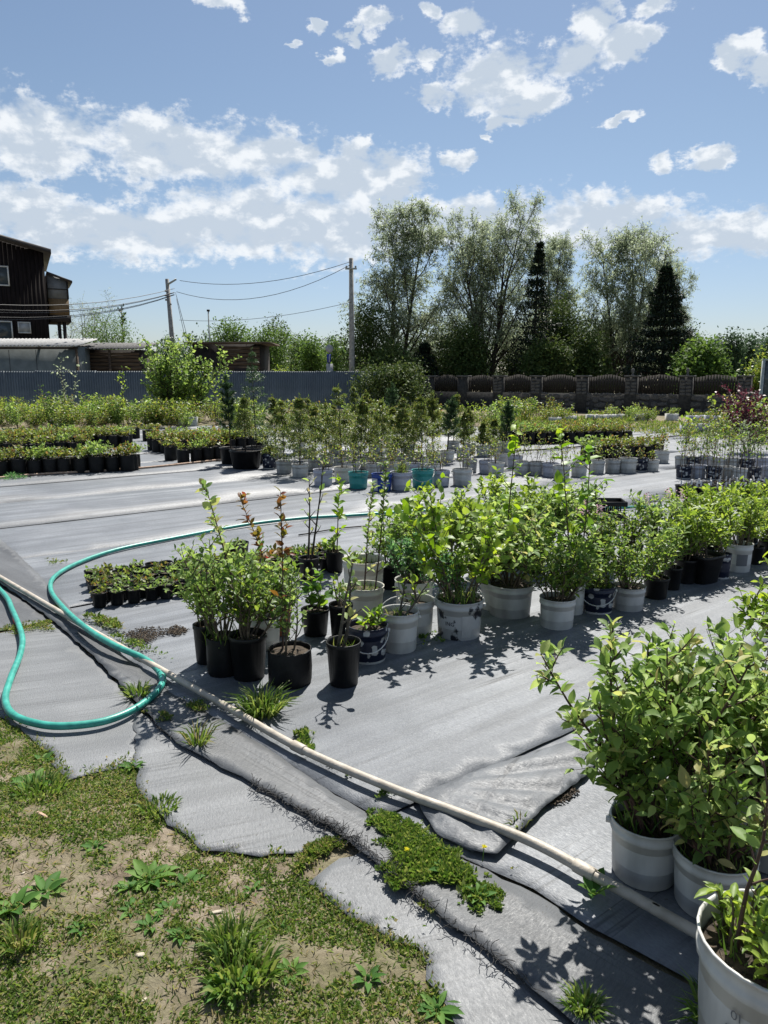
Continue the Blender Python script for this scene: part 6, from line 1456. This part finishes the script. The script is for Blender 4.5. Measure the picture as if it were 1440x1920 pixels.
# dandelions
for px, py in ((760,1605),(905,1600)):
    p = G(px, py, .05); o = thing('dandelion', 'yellow dandelion in the thick green mat on the strip' if px < 800 else 'small yellow dandelion at the mat\'s upper edge', 'flower', (p.x, p.y, .03)); m = MB(); m.tube([(0, 0, -.01), (.004, 0, .04)], .0015, 5); obj('stem', m.mesh('stem', 'weed_o'), o)
    lv = Leaves(); rng = np.random.default_rng(int(px)); n = 24; a = rng.random(n) * 6.28; lv.add(np.tile([[.004, 0, .04]], (n, 1)), np.stack([np.cos(a), np.sin(a), .3 + .8 * rng.random(n)], -1), np.tile([[0., 0, 1]], (n, 1)), .012, .004); obj('petals', leaf_mb(rng, lv.arrays(), T_SMALL).mesh('petals', 'flower_yellow', tint=True), o)
# litter on the lawn
def chip(px, py, l, w, h, rz, label, mat, name='wood_chip', seed=0):
    p = G(px, py); zz_ = float(ground_z(np.array([p.x]), np.array([p.y]))[0]); bm = bmesh.new(); bmesh.ops.create_icosphere(bm, subdivisions=2, radius=.5); rr_ = random.Random(seed)
    for v in bm.verts: v.co = Vector((v.co.x * l, v.co.y * w, v.co.z * h)) * rr_.uniform(.85, 1.15)
    me = bpy.data.meshes.new(name); bm.to_mesh(me); bm.free(); me.materials.append(MATS[mat]); return tag(obj(name, me, None, (p.x, p.y, zz_ + h * .35), rz), label, 'litter')
chip(405,1732,.045,.012,.007,.3,'pale flat splinter of wood on the lawn','paper_dry',seed=1)
chip(265,1815,.026,.016,.009,.1,'crumpled dry pale leaf on bare soil','paper_dry','dry_leaf',2); chip(272,1898,.014,.009,.006,.8,'small dry scrap low on the lawn','paper_dry','dry_leaf',3)
chip(45,1650,.013,.008,.006,1.0,'tiny pale scrap at the left of the lawn','paper_dry','dry_leaf',4)
chip(80,1545,.07,.014,.012,-.6,'reddish brown stick lying in the upper lawn','wood_chip','stick',5)
chip(0,1332,.03,.02,.014,.2,'white scrap beside the hose at the fabric edge','paper_dry','dry_leaf',6)
# spilled soil on the fabric
def spill(poly, label, seed, n=1100):
    P_ = gp(poly); xs = [p[0] for p in P_]; ys = [p[1] for p in P_]; rng = np.random.default_rng(seed)
    X = rng.uniform(min(xs), max(xs), n * 4); Y = rng.uniform(min(ys), max(ys), n * 4); k = inpoly(X, Y, P_) & (rng.random(n * 4) < .06 + edgedist(X, Y, P_) / .10); X, Y = X[k], Y[k]
    T = np.array([(1, 1, 1), (-1, -1, 1), (-1, 1, -1), (1, -1, -1)]) * .7; r = .0015 + .005 * rng.random(len(X)) ** 3
    V = np.stack([X, Y, np.full(len(X), .020)], -1)[:, None] + r[:, None, None] * (T[None] + rng.normal(0, .35, (len(X), 4, 3))) * np.array([1.3, 1.3, .8])
    F = (np.arange(len(X))[:, None, None] * 4 + np.array([(0,1,2),(0,3,1),(0,2,3),(1,3,2)])[None]).reshape(-1, 3); m = MB(); m.add(V.reshape(-1, 3), F)
    return tag(stuff(obj('spilled_soil', m.mesh('spilled_soil', 'potting_soil'))), label, 'soil')
spill([(225,1192),(265,1180),(305,1180),(318,1192),(285,1212),(255,1220),(232,1212)], 'dark soil spilled on the fabric beside the weeds', 50)
spill([(305,1186),(335,1176),(358,1186),(340,1196),(315,1196)], 'small heap of soil spilled before the black pots', 51)
spill([(1020,1500),(1065,1480),(1090,1490),(1060,1515),(1030,1520)], 'dark debris in the fold by the white pails', 52)
# black frayed threads along the strip
rng = np.random.default_rng(5); m = MB()
for (xa, ya), (xb, yb), n in (((470,1465),(560,1515),70),((560,1515),(690,1590),160),((690,1590),(800,1690),110),((800,1690),(1000,1850),60),((250,1310),(330,1390),20)):
    for i in range(n):
        t = rng.random(); a = G(xa + (xb - xa) * t, ya + (yb - ya) * t + rng.normal(1, 2.5), .036); d = np.array([E1.x, E1.y, 0]) * rng.normal(0, .8) + rng.normal(0, .7, 3); d[2] = abs(d[2]) * .3
        b_ = grow(rng, a, nrm(d), rng.uniform(.015, .055), 4, .4, -.05); b_[:, 2] = np.maximum(b_[:, 2], .028); m.tube(b_, .0012, 3, cap=False)
tag(stuff(obj('frayed_threads', m.mesh('frayed_threads', 'fab_edge'))), 'frayed black threads along the torn edge of the fabric strip', 'threads')
print('objects', len(bpy.data.objects), 'tris', sum(len(p.loops) - 2 * len(p.polygons) for p in bpy.data.meshes))
